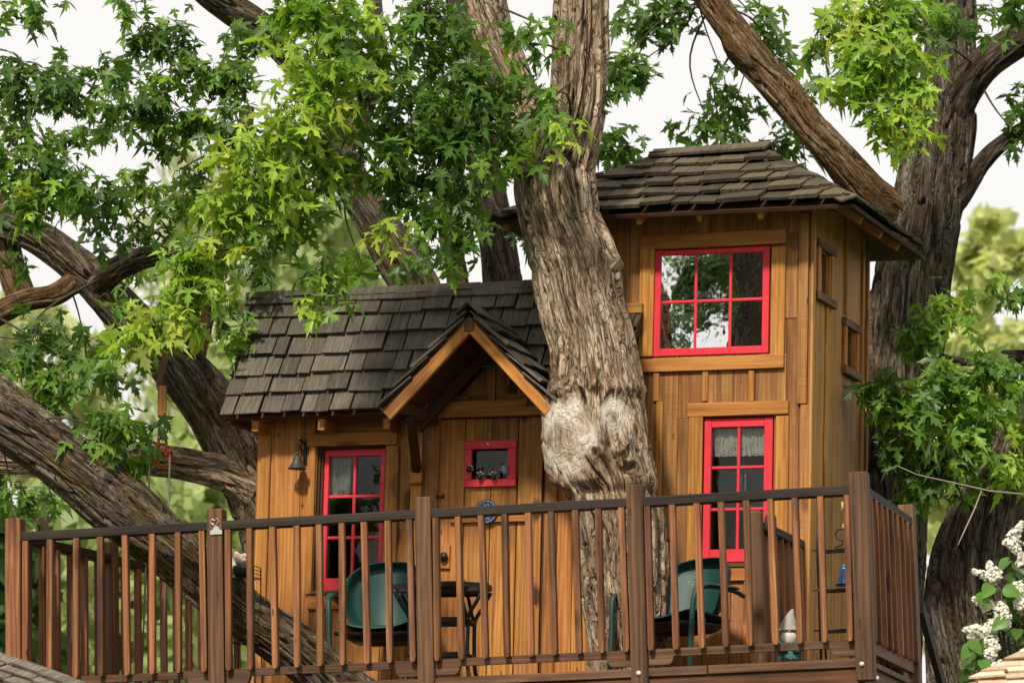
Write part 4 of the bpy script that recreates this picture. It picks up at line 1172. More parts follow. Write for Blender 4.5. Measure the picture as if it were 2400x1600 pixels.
# ------------------------------------------------------------------ figure, planter and trellis by the second post
def planter():
    v = .30
    p = RF.v(562, 1345, v)
    z = p.z - .055
    t = thing('wire_planter_stand', 'thin black wire plant stand behind the second post', 'plant stand', RF.M @ Matrix.Translation((p.x, v, 0)))
    for x, y in ((-.035, -.06), (.10, -.06), (-.035, .06), (.10, .06)):
        tube('leg', t, [(x, y, 0), (x, y, z + .09 if x > 0 else z + .03)], .0035, M_BLACK, 6)
    for zz in (z * .45, z + .03):
        mb = MB()
        for y in (-.06, .06): mb.add(tube_data([(-.035, y, zz), (.10, y, zz)], .003, 6))
        for x in np.linspace(-.035, .10, 7): mb.add(tube_data([(x, -.06, zz), (x, .06, zz)], .0022, 5))
        mb.build('shelf', t, M_BLACK)
    mb = MB()
    for k in range(4): mb.add(tube_data([(.10, -.06, z + .03 + k * .02), (.10, .06, z + .03 + k * .02)], .0025, 5)); mb.add(tube_data([(.06, -.06, z + .03 + k * .02), (.10, -.06, z + .03 + k * .02)], .0025, 5))
    mb.build('lattice', t, M_BLACK)
    pl = thing('planter_pot', 'dark green glazed pot on the wire plant stand', 'pot', RF.M @ Matrix.Translation((p.x + .015, v, z + .034)))
    lathe('pot', pl, [(.030, 0), (.045, .02), (.052, .05), (.050, .066), (.044, .064), (.036, .05)], M_DGREEN, 22)
    q = thing('shell_ornament', 'lumpy pale pink shell ornament sitting on the dark green pot', 'ornament', RF.M @ Matrix.Translation((p.x + .012, v, z + .098)))
    rnd = random.Random(2)
    vs, fs = disc_grid(1, 3, lambda r, a: (0, 0, 0))
    def blob(r, seed, c):
        vs, fs = lathe_data([(r * math.sin(a), -r * math.cos(a)) for a in np.linspace(.05, math.pi - .05, 12)], 18, c)
        V_ = np.array([list(x) for x in vs]); n = pnoise(V_ * 45 + seed) * .35
        C_ = np.array(c); V_ = C_ + (V_ - C_) * (1 + n[:, None]); return [Vector(x) for x in V_], fs
    link('shell', mesh('shell', *blob(.036, 3.1, (0, 0, .028)), M_CORAL, True), q)
    link('shell', mesh('shell', *blob(.022, 7.7, (-.02, -.012, .058)), M_CORAL, True), q)
    link('shell', mesh('shell', *blob(.020, 5.2, (.022, -.012, .050)), M_CORAL, True), q)
planter()

# tin clip on second post
cp = RF.v(507, 1238, -.046)
clip = thing('tin_clip', 'shiny tin clip with wire loop fixed to the second post', 'clip', RF.M @ Matrix.Translation(cp))
prism('clip_plate', clip, [(-.034, -.032), (.034, -.032), (.034, -.012), (.018, -.004), (.010, .012), (-.010, .012), (-.018, -.004), (-.034, -.012)], Matrix.Translation((0, -.006, 0)), .005, M_ZINC)
tube('wire_loop', clip, curve_pts([(.004, -.004, .010), (-.012, -.008, .02), (-.030, -.006, .035), (-.024, -.006, .052), (-.006, -.006, .044), (.006, -.006, .054), (.014, -.006, .040), (.004, -.006, .024), (-.006, -.006, .012)], 40), .0018, M_ZINC, 6)

# ================================================================== things on the cabin
def bell():
    p = V(706, 1060, -.01)
    t = thing('door_bell', 'small dark metal bell on a scrolled iron bracket left of the cabin window', 'bell', HF.M @ Matrix.Translation(p))
    r = HF.rect(677, 1066, 718, 1099, -.09); cx = (r[0] + r[1]) / 2 - p.x; bz = r[2] - p.z; hb = r[3] - r[2]; rw = (r[1] - r[0]) / 2
    lathe('bell_body', t, [(rw, 0), (rw * .97, hb * .06), (rw * .72, hb * .25), (rw * .52, hb * .5), (rw * .46, hb * .75), (rw * .36, hb * .92), (rw * .1, hb), (.001, hb)], M_BELL, 26, c=(cx, -.085, bz))
    lathe('crown', t, [(.009, 0), (.009, .012), (.004, .022), (.001, .024)], M_BELL, 12, c=(cx, -.085, bz + hb))
    bx = V(716, 1060, -.01).x - p.x
    box('back_plate', t, bx - .010, bx + .008, -.008, .008, -.066, .076, M_BLACK, .003)
    tube('bracket', t, curve_pts([(bx, -.01, .045), (bx - .012, -.03, .062), (cx + .012, -.06, .066), (cx - .004, -.085, .052), (cx - .002, -.085, .03), (cx, -.085, bz + hb + .012)], 26), .0065, M_BLACK, 8)
    tube('brace', t, curve_pts([(bx, -.008, -.05), (bx - .010, -.02, .0), (bx - .022, -.035, .025), (cx + .010, -.06, .045)], 18), .005, M_BLACK, 8)
    tube('pull_cord', t, [(cx, -.085, bz + .01), (cx, -.085, bz - .105)], .0016, M_ROPE, 6)
    lathe('clapper', t, [(.002, .014), (.006, .006), (.010, 0), (.006, -.006), (.001, -.008)], M_BELL, 12, c=(cx, -.085, bz - .11))
bell()
def plaque():
    p = V(1141, 1199, -.020)
    t = thing('welcome_plaque', 'round blue enamel plaque lettered Velkommen hung on the cabin door', 'plaque', HF.M @ Matrix.Translation(p))
    R = .069
    M = Matrix.Rotation(math.pi / 2, 4, 'X')
    lathe('disc', t, [(R, 0), (R, .006), (R * .96, .009), (R * .90, .008), (.001, .008)], M_BLUE, 48, M=M)
    vs, fs = [], []
    tor = curve_pts([(R * .86 * math.cos(a), -.0088, R * .86 * math.sin(a)) for a in np.linspace(0, 2 * math.pi, 40)], 60)
    tube('rim_line', t, tor, .0016, M_LETTER, 6)
    def text(s, size, z, nm):
        c = bpy.data.curves.new('txt', 'FONT'); c.body = s; c.size = size; c.align_x = 'CENTER'; c.extrude = .001
        c.space_character = .95; c.offset = .0006
        o = bpy.data.objects.new('txt', c); COL.objects.link(o)
        dg = bpy.context.evaluated_depsgraph_get(); me = bpy.data.meshes.new_from_object(o.evaluated_get(dg))
        bpy.data.objects.remove(o); me.materials.clear(); me.materials.append(M_LETTER)
        link(nm, me, t, Matrix.Translation((0, -.0092, z)) @ M)
    text('Velkommen', .026, -.008, 'lettering')
    # painted flourishes above and below the word
    for z0, w in ((.028, .07), (.040, .04), (-.028, .07), (-.040, .045)):
        P = [(x, -.0092, z0 + .004 * math.sin(x * 260)) for x in np.linspace(-w / 2, w / 2, 20)]
        tube('flourish', t, P, .0015, M_LETTER, 5)
plaque()
# little figurines strung along the door window
wire = curve_pts([(V(1092, 1085, -.03)), (V(1103, 1098, -.034)), (V(1126, 1113, -.036)), (V(1156, 1114, -.036)), (V(1180, 1101, -.034)), (V(1196, 1089, -.03))], 30)
gar = thing('wire_garland', 'thin wire strung across the red door window', 'garland', HF.M)
tube('wire', gar, wire, .0014, M_BLACK, 5)
labs = ['tiny dark figurine at the left end of the door window garland', 'tiny dark figurine hanging second from left on the door window garland', 'tiny pale-headed figurine hanging third from left on the door window garland', 'tiny blue and pale figurine at the right end of the door window garland']
for k, (x, y) in enumerate(((1103, 1096), (1126, 1111), (1156, 1111), (1181, 1098))):
    p = V(x, y, -.046)
    t = thing('figurine', labs[k], 'figurine', HF.M @ Matrix.Translation(p) @ Matrix.Rotation((.9, .2, -.2, -.4)[k], 4, 'Y'), group='figurines on the door window')
    lathe('body', t, [(.001, -.032), (.012, -.026), (.016, -.010), (.011, .002), (.006, .008)], M_FIG3 if k == 3 else M_FIG, 14)
    lathe('head', t, [(.001, .004), (.008, .008), (.010, .015), (.007, .022), (.001, .025)], M_FIG2, 12)
    lathe('hat', t, [(.0105, .018), (.007, .024), (.003, .034), (.001, .038)], M_FIG, 12)
    for s in (-1, 1): tube('arm', t, [(s * .009, 0, -.004), (s * .022, -.006, .010)], .0035, M_FIG2, 6)
# curtains and chime seen through the glass
def curtain(name, label, cat, u0, u1, z0, z1, v, mat, waves, scallop=0.0, gather=None):
    nu, nz = 60, 14; vs, fs = [], []
    for j in range(nz + 1):
        for i in range(nu + 1):
            s = i / nu; f = j / nz
            zb = z0 + scallop * (abs(math.sin(s * math.pi * 9)) * .35 + .9 * abs(s - .52) * -0.0)
            zz = zb + (z1 - zb) * f
            u = u0 + (u1 - u0) * s
            if gather: u = u0 + (u1 - u0) * s * (1 - gather * (1 - f) * .0) 
            vs.append((u - u0, .006 * math.sin(s * waves * 2 * math.pi + f), zz - z0))
    for j in range(nz):
        for i in range(nu): fs.append([j * (nu + 1) + i, j * (nu + 1) + i + 1, (j + 1) * (nu + 1) + i + 1, (j + 1) * (nu + 1) + i])
    o = link(name, mesh(name, vs, fs, mat, True), None, HF.M @ Matrix.Translation((u0, v, z0)))
    tag(o, label, cat)
zc0 = V(1728, 1070, VT + .06).z
curtain('lace_valance', 'white crocheted lace valance in the tall lower tower window', 'curtain', lo_in[0] - .01, lo_in[1] + .01, zc0, lo_in[3] + .02, VT + .06, M_LACE, 5, .018)
curtain('net_curtain', 'pale net curtain behind the left panes of the cabin window', 'curtain', pr[0] - .01, pr[0] + .115, V(800, 1164, .1).z, pr[3] + .02, .10, M_NET, 4, .0)
ch = thing('wind_chime', 'two slim white chime tubes hanging inside the lower tower window', 'wind chime', HF.M @ Matrix.Translation(TV(1742, 1085, VT + .085)))
c0 = TV(1742, 1085, VT + .085)
for x in (1737, 1747):
    u = TV(x, 1120, VT + .085).x - c0.x
    z0, z1 = TV(x, 1160, VT + .085).z - c0.z, TV(x, 1111, VT + .085).z - c0.z
    tube('chime_tube', ch, [(u, 0, z0), (u, 0, z1)], .0042, M_WHITE, 10)
    tube('string', ch, [(u, 0, z1), (0, 0, .02)], .001, M_ROPE, 5)
tube('string', ch, [(0, 0, .02), (0, 0, .10)], .001, M_ROPE, 5)
# ================================================================== trees
def tube_bark(path, n, seg, amp, fr=22.0, twist=.6, seed=0.0, mod=None, flat=None):
    """path rows: px, py, Y, r_px -> numpy verts, faces, bark coords; r in photo pixels at that depth"""
    C = []
    for px, py, Y, r in path:
        p = at(px, py, Y); C.append((p.x, p.y, p.z, r * Y / FPX))
    S = curve_pts(C, n); P = S[:, :3]; R = S[:, 3]
    T = np.gradient(P, axis=0); T /= np.linalg.norm(T, axis=1)[:, None]
    X = np.zeros_like(P); x = np.cross(T[0], (0, 1, 0)); x /= np.linalg.norm(x)
    for i in range(n):
        x = x - T[i] * x.dot(T[i]); x /= np.linalg.norm(x); X[i] = x
    Yv = np.cross(T, X)
    s = np.concatenate([[0], np.cumsum(np.linalg.norm(np.diff(P, axis=0), axis=1))])
    th = np.linspace(0, 2 * np.pi, seg, endpoint=False)
    TH = np.tile(th, n); Sg = np.repeat(s, seg); Rg = np.repeat(R, seg); Rm = float(np.mean(R))
    tw = TH + Sg * twist
    q = np.stack([Rm * np.cos(tw), Rm * np.sin(tw), Sg], 1)
    wp = q * np.array([fr * .35, fr * .35, 1.6]) + seed
    warp = np.stack([pnoise(wp + 11.3), pnoise(wp + 47.1), pnoise(wp + 5.9)], 1) * np.array([.38, .38, .4])
    n1 = pnoise(q * np.array([fr, fr, fr * .095]) + warp + seed)
    n2 = pnoise(q * np.array([fr * 2.3, fr * 2.3, fr * .25]) + warp * 1.5 + seed + 31)
    n3 = pnoise(q * np.array([fr * .5, fr * .5, 1.5]) + seed + 77)
    n4 = pnoise(q * np.array([fr * 1.1, fr * 1.1, fr * .32]) + seed + 13)
    crack = sstep(0.02, .12, np.abs(n1)); crack2 = sstep(0, .14, np.abs(n2))
    h = crack * (.80 + .5 * n3 + .22 * np.tanh(n1 * 6)) + crack2 * .30 * (.5 + .5 * crack) + .12 * n4
    lump = pnoise(q * np.array([3.5, 3.5, 1.7]) + seed + 3)
    disp = amp * (h - .9) + lump * Rm * .04
    bare = np.zeros(len(TH))
    cx = np.cos(TH); sx_ = np.sin(TH)
    rad = Rg + disp
    pos = np.repeat(P, seg, 0) + (np.repeat(X, seg, 0) * cx[:, None] + np.repeat(Yv, seg, 0) * sx_[:, None]) * rad[:, None]
    if mod is not None:
        pos, bare = mod(pos, np.repeat(P, seg, 0), rad, Rg, disp, amp, q)
    i = np.arange(n - 1)[:, None]; k = np.arange(seg)[None, :]; k2 = (k + 1) % seg
    F = np.stack([i * seg + k, i * seg + k2, (i + 1) * seg + k2, (i + 1) * seg + k], -1).reshape(-1, 4)
    return pos, F, q + seed, bare, P, R
def np_mesh(name, V_, F, mat, smooth=True):
    me = bpy.data.meshes.new(name)
    nf, k = F.shape
    me.vertices.add(len(V_)); me.vertices.foreach_set('co', np.ascontiguousarray(V_, dtype=np.float32).ravel())
    me.loops.add(nf * k); me.loops.foreach_set('vertex_index', np.ascontiguousarray(F, dtype=np.int32).ravel())
    me.polygons.add(nf); me.polygons.foreach_set('loop_start', np.arange(0, nf * k, k, dtype=np.int32))
    try: me.polygons.foreach_set('loop_total', np.full(nf, k, dtype=np.int32))
    except Exception: pass
    if smooth: me.polygons.foreach_set('use_smooth', np.ones(nf, dtype=bool))
    me.update(calc_edges=True); me.validate()
    if mat: me.materials.append(mat)
    return me
RING = {}
def bark_limb(name, root, base, path, mat, n, seg, amp, rec=None, **kw):
    pos, F, q, bare, P, R = tube_bark(path, n, seg, amp, **kw)
    me = np_mesh(name, pos - np.array(base), F, mat)
    a = me.attributes.new('bk', 'FLOAT_VECTOR', 'POINT'); a.data.foreach_set('vector', q.astype(np.float32).ravel())
    b = me.attributes.new('bare', 'FLOAT', 'POINT'); b.data.foreach_set('value', bare.astype(np.float32))
    if 'v' in RING and len(RING['v']) == len(pos):
        c_ = me.attributes.new('ring', 'FLOAT', 'POINT'); c_.data.foreach_set('value', RING['v'].astype(np.float32)); RING.clear()
    o = link(name, me, root)
    if rec is not None: rec.append((P[::6], R[::6]))
    return o

# ---- one maple leaf: five deep lobes, folded along the midrib -------------
_half = [(0, 0), (.08, -.02), (.26, -.13), (.20, .03), (.11, .10), (.30, .12), (.42, .23), (.64, .34), (.45, .36), (.38, .45), (.28, .35), (.085, .32),
         (.12, .50), (.27, .70), (.13, .67), (.15, .86), (.06, .82), (0, 1.12)]
def leaf_template(fold, droop, curl):
    out = _half + [(-x, y) for x, y in _half[-2:0:-1]]
    P = [(0.0, .22)] + out
    V_ = []
    for x, y in P:
        z = fold * abs(x) - droop * (y - .1) ** 2 - curl * x * x
        V_.append((x, y, z))
    n = len(out)
    # stalk
    F = [(0, 1 + k, 1 + (k + 1) % n) for k in range(n)]
    b = len(V_); V_ += [(-.012, 0, 0), (.012, 0, 0), (0, -.42, .10)]
    F.append((b, b + 2, b + 1))
    return np.array(V_), np.array(F)
LEAVES = [leaf_template(.22, .40, .45), leaf_template(.05, .62, .3), leaf_template(.50, .30, .9), leaf_template(.12, .18, -.2), leaf_template(.30, .85, .6), leaf_template(-.15, .35, .5)]
LEAF_ME = []
for V_, F in LEAVES:
    me = np_mesh('maple_leaf', V_, F, M_LEAF_O, False); LEAF_ME.append(me)

TONES = {2: ((.36, .49, .050), (.20, .37, .035)), 1: ((.19, .33, .034), (.095, .215, .026)), 0: ((.105, .20, .026), (.050, .120, .020)), 3: ((.56, .62, .10), (.38, .52, .06))}  # sunlit and shaded foliage put into the leaf colours, picked per clump
def leaf_frames(n, centers, rng, face=(0, -.55, .75), spread=.55, droop=.9):
    """orthonormal leaf frames: x across, y to the tip, z leaf normal"""
    nrm = np.array(face)[None, :] + rng.normal(size=(n, 3)) * spread
    nrm /= np.linalg.norm(nrm, axis=1)[:, None]
    tip = rng.normal(size=(n, 3)) * np.array([.75, .55, .35]) + np.array([0, -.15, -droop])
    tip -= nrm * np.sum(tip * nrm, 1)[:, None]; tip /= np.linalg.norm(tip, axis=1)[:, None]
    x = np.cross(tip, nrm)
    return np.stack([x, tip, nrm], 2)          # columns
class Tree:
    def __init__(s, name, label, base, group=None, cat='tree'):
        s.base = Vector(base); s.root = thing(name, label, cat, loc=s.base, group=group)
        s.limbs = []; s.L = []; s.tw = MB(); s.rng = np.random.default_rng(abs(hash(label)) % 1000 if False else len(label) * 7 + 1); s.cap = True
    def limb(s, name, path, mat, n, seg, amp, **kw):
        return bark_limb(name, s.root, s.base, path, mat, n, seg, amp, None if name in ('burl', 'knot') else s.limbs, **kw)
    def nearest(s, p):
        best = None
        for P, R in s.limbs:
            d = np.linalg.norm(P - np.array(p), axis=1); i = int(np.argmin(d))
            if best is None or d[i] < best[0]: best = (d[i], P[i])
        return best
    def clump(s, cx, cy, rx, ry, Y, n, tone, size=.15, rz=None, face=(0, -.5, .6), branch=True, droop=1.25, spread=.62, per=8):
        rng = s.rng
        k = Y / FPX; rz = rz if rz is not None else .6 * min(rx, ry) * k
        c = np.array(at(cx, cy, Y))
        ns = max(1, int(n / per))
        # spray centres, flattened to a shaggy ellipsoid
        u = rng.normal(size=(ns, 3)); u /= np.linalg.norm(u, axis=1)[:, None]; u *= rng.random((ns, 1)) ** (1 / 2.2)
        sc = c + u * np.array([rx * k, rz, ry * k])
        if branch and s.limbs:
            d, a = s.nearest(c + rng.normal(size=3) * np.array([.45, .25, .3]) + np.array([0, 0, ry * k + .35]))
            d = np.linalg.norm(a - c)
            if .25 < d < 1.0:
                mid = a * .45 + c * .55 + rng.normal(size=3) * .10 * d + np.array([0, 0, .09 * d])
                P = curve_pts([a, mid, c], 12)
                s.tw.add(tube_data([Vector(p) - s.base for p in P], list(np.linspace(.009, .003, 12)), 6))
        for i in range(ns):
            if rng.random() < .8:
                q = sc[i]; a = c + (q - c) * .15 + np.array([0, 0, .05])
                P = curve_pts([a, (a + q) / 2 + np.array([0, 0, .04]), q], 5)
                s.tw.add(tube_data([Vector(p) - s.base for p in P], list(np.linspace(.004, .002, 5)), 4))
            m = per + int(rng.integers(-2, 3))
            pos = sc[i] + rng.normal(size=(m, 3)) * np.array([.075, .06, .065]) * (size / .15)
            FRM = leaf_frames(m, pos, rng, face, spread, droop)
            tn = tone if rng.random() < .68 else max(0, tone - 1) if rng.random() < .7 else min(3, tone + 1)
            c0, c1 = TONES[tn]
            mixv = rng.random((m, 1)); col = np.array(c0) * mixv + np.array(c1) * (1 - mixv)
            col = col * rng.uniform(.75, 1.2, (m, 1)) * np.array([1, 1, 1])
            sz = size * rng.uniform(.50, 1.15, m)
            vid = rng.integers(0, len(LEAVES), m)
            for j in range(m):
                s.L.append((pos[j], FRM[j], sz[j], vid[j], col[j]))
    def finish(s, max_obj=300):
        L = s.L
        if not L: return
        pos = np.array([l[0] for l in L]); sz = np.array([l[2] for l in L])
        # screen position and size; the largest in view become parts of their own
        d = pos - np.array(CAM); cp, sp = math.cos(PITCH), math.sin(PITCH)
        zc = d[:, 1] * cp + d[:, 2] * sp; yc = -d[:, 1] * sp + d[:, 2] * cp
        X = 1200 + FPX * d[:, 0] / zc; Yp = 800 - FPX * yc / zc
        inn = (X > 20) & (X < 2380) & (Yp > 10) & (Yp < 1590)
        bright = np.array([l[4].sum() for l in L])
        score = np.where(inn, sz / zc * (1 + .25 * (bright > .3)) - .0015 * (pos[:, 1] - 23) * .15, -1)
        order = np.argsort(-score); k = min(max_obj, int(inn.sum()))
        own = set(order[:k].tolist())
        for i in own:
            p, Fm, z, v, c = L[i]
            o = bpy.data.objects.new('leaf', LEAF_ME[v]); COL.objects.link(o); o.parent = s.root
            M = Matrix(Fm.tolist()).to_4x4() @ Matrix.Scale(z, 4); M.translation = Vector(p) - s.base
            o.matrix_basis = M; o.color = (c[0], c[1], c[2], 1)
        rest = [i for i in range(len(L)) if i not in own]
        VV, FF, CC = [], [], []; off = 0
        for v in range(len(LEAVES)):
            idx = [i for i in rest if L[i][3] == v]
            if not idx: continue
            T, F = LEAVES[v]
            Fr = np.array([L[i][1] for i in idx]); S_ = np.array([L[i][2] for i in idx]); Pp = np.array([L[i][0] for i in idx]) - np.array(s.base); Cc = np.array([L[i][4] for i in idx])
            W_ = np.einsum('nij,vj->nvi', Fr, T) * S_[:, None, None] + Pp[:, None, :]
            VV.append(W_.reshape(-1, 3)); FF.append((F[None] + (np.arange(len(idx)) * len(T))[:, None, None] + off).reshape(-1, 3)); off += len(idx) * len(T)
            CC.append(np.repeat(Cc, len(T), 0))
        if VV:
            me = np_mesh('foliage', np.vstack(VV), np.vstack(FF), M_LEAF_A, False)
            C_ = np.vstack(CC); a = me.color_attributes.new('lc', 'FLOAT_COLOR', 'POINT')
            a.data.foreach_set('color', np.hstack([C_, np.ones((len(C_), 1))]).astype(np.float32).ravel())
            o = link('crown', me, s.root); o['kind'] = 'stuff'
        if s.tw.v:
            o = s.tw.build('twigs', s.root, M_TWIG); o['kind'] = 'stuff'

# ---------------------------------------------------------------- tree with the burl, in front of the cabin
KN = [((1340, 1022), 70, 100, .040, 1.0), ((1440, 985), 36, 62, .022, .9)]
def burl(pos, axis, rad, Rg, disp, amp, q):
    bare = np.zeros(len(pos)); ring = np.full(len(pos), 9.0)
    front = (pos[:, 1] < axis[:, 1] + .06)
    for (kx, ky), rx, ry, hgt, b in KN:
        kc = np.array(at(kx, ky, 23.3))
        dx = (pos[:, 0] - kc[0]) / (rx * 23.3 / FPX); dz = (pos[:, 2] - kc[2]) / (ry * 23.3 / FPX)
        wob = pnoise(np.stack([pos[:, 0] * 14, pos[:, 2] * 9, pos[:, 1] * 3], 1)) * .22
        r = np.sqrt(dx * dx + dz * dz) + wob
        w = np.where(front, 1 - sstep(.62, 1.06, r), 0); ring = np.minimum(ring, r)
        bulge = np.where(front, np.exp(-(r / 1.05) ** 4), 0) * hgt
        lip = np.where(front, np.exp(-((r - 1.15) / .12) ** 2), 0) * .016
        nrm = pos - axis; nrm /= np.linalg.norm(nrm, axis=1)[:, None] + 1e-9
        fine = pnoise(np.stack([pos[:, 0] * 40 + r * 6, pos[:, 1] * 30, pos[:, 2] * 24], 1)) * .005
        pos = pos - nrm * (w * (disp - fine))[:, None] + nrm * (bulge + lip * (1 - w))[:, None]
        # hollow eye of the knot
        ex = (dx + .05) / .28; ez = (dz - .0) / .30
        pos = pos - nrm * (np.where(front, np.exp(-(ex * ex + ez * ez)), 0) * hgt * .45)[:, None]
        bare = np.maximum(bare, w * b * (1 - .75 * np.exp(-(ex * ex + ez * ez) * 1.2)))
    # collar wrinkle below and above the knots
    for zc, a in ((at(1390, 905, 23.3).z, .020), (at(1390, 1150, 23.3).z, -.03), (at(1320, 600, 23.3).z, .014)):
        nrm = pos - axis; nrm /= np.linalg.norm(nrm, axis=1)[:, None] + 1e-9
        wz = pos[:, 2] - zc + .03 * pnoise(np.stack([pos[:, 0] * 7, pos[:, 1] * 7, pos[:, 2] * 0], 1))
        pos = pos + nrm * (a * np.exp(-(wz / .035) ** 2))[:, None]
    RING['v'] = ring
    return pos, bare
tb = at(1470, 1560, 23.5); tb = Vector((tb.x + .02, tb.y, 0))
T1 = Tree('maple_tree', 'pale-barked maple with a big two-lobed burl, growing up through the deck', tb)
Yt = 23.5
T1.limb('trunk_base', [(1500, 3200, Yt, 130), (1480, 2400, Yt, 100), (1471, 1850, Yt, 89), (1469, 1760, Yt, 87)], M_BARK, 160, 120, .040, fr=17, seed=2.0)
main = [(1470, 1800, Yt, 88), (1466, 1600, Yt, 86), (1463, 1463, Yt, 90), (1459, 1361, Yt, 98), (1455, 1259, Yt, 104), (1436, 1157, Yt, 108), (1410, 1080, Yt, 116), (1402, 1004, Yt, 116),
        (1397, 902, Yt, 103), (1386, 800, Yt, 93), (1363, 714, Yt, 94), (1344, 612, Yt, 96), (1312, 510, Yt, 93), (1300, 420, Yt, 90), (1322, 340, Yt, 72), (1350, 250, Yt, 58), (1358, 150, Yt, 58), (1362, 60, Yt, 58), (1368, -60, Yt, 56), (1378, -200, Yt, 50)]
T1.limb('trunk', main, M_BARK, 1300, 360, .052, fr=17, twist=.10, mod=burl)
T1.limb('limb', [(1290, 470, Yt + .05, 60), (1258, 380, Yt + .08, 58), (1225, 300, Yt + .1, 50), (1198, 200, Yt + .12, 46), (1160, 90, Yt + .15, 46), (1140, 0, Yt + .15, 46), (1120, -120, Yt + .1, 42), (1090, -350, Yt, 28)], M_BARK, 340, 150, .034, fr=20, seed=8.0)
# pruned stub knot at the trunk's right edge
T1.limb('knot', [(1410, 640, Yt, 30), (1436, 620, Yt - .05, 28), (1446, 612, Yt - .07, 20), (1450, 608, Yt - .08, 6)], M_BARK, 30, 40, .008, seed=3.0)
# bright sprays left of the trunk, hanging in front
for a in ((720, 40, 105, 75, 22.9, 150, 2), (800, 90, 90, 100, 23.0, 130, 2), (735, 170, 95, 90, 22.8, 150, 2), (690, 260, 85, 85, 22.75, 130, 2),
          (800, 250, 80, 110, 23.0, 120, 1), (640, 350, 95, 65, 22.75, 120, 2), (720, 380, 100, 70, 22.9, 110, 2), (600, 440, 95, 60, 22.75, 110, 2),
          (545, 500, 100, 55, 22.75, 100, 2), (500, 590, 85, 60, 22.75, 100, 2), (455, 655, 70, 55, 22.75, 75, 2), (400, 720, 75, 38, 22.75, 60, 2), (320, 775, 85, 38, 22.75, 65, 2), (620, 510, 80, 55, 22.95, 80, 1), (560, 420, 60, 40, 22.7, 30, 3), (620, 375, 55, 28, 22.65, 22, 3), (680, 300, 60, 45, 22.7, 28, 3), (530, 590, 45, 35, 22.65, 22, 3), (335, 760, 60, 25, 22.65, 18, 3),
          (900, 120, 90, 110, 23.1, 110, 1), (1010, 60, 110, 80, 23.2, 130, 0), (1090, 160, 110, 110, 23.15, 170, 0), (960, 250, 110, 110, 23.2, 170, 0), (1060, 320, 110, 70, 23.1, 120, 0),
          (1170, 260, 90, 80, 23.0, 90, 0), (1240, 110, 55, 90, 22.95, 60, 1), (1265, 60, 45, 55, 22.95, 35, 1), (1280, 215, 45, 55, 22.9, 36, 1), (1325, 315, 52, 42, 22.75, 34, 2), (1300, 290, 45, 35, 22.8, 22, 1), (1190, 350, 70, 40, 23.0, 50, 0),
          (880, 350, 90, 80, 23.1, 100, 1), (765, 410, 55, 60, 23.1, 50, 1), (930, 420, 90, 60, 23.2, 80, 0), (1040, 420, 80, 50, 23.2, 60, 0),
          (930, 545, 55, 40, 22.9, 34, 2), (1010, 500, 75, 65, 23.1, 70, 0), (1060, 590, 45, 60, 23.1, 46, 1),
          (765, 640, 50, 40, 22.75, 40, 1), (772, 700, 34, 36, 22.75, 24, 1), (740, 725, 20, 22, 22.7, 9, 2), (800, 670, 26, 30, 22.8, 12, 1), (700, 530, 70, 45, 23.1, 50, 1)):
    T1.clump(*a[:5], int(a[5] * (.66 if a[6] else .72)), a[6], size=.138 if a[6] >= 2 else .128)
T1.finish()

# ---------------------------------------------------------------- left tree: leaning limb across the deck
Y2 = 23.3
b2 = at(1010, 1800, Y2); b2.z = 0
T2 = Tree('maple_tree', 'dark ridged leaning maple limb crossing the deck at left behind the railing', b2)
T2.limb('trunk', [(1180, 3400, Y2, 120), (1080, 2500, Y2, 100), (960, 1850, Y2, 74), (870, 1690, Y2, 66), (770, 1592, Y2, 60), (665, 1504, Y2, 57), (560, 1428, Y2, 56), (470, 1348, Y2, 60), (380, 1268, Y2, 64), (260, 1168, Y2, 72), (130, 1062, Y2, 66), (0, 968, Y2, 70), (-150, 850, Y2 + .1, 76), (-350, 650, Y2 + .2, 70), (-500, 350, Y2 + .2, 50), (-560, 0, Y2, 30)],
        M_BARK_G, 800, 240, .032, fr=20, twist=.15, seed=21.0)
T2.limb('burl', [(262, 1165, Y2 - .02, 66), (259, 1156, Y2 - .09, 54), (257, 1152, Y2 - .125, 42), (256, 1150, Y2 - .140, 26), (256, 1150, Y2 - .143, 3)], M_BARK_O, 40, 60, .004, fr=10, seed=14.0)
s_i = 0
for a in ((40, 330, 90, 120, 23.3, 120, 0), (120, 420, 90, 90, 23.3, 110, 0), (60, 210, 80, 100, 23.4, 90, 0), (40, 30, 70, 40, 23.3, 50, 0), (150, 200, 70, 70, 23.4, 60, 0), (230, 190, 55, 50, 23.4, 46, 0), (60, 470, 80, 60, 23.2, 70, 0),
          (40, 570, 40, 60, 23.3, 14, 0), (90, 800, 80, 55, 23.4, 60, 0), (120, 880, 85, 60, 23.4, 66, 0), (250, 1010, 75, 45, 23.2, 54, 1), (330, 1040, 55, 50, 23.2, 40, 1), (290, 1075, 55, 30, 23.25, 20, 0), (150, 980, 60, 40, 23.5, 26, 0),
          (30, 1150, 40, 60, 23.4, 28, 0), (230, 720, 50, 18, 23.3, 10, 1)):
    T2.clump(*a[:5], int(a[5] * .95), a[6] if s_i % 3 else 1, size=.118); s_i += 1
T2.finish()

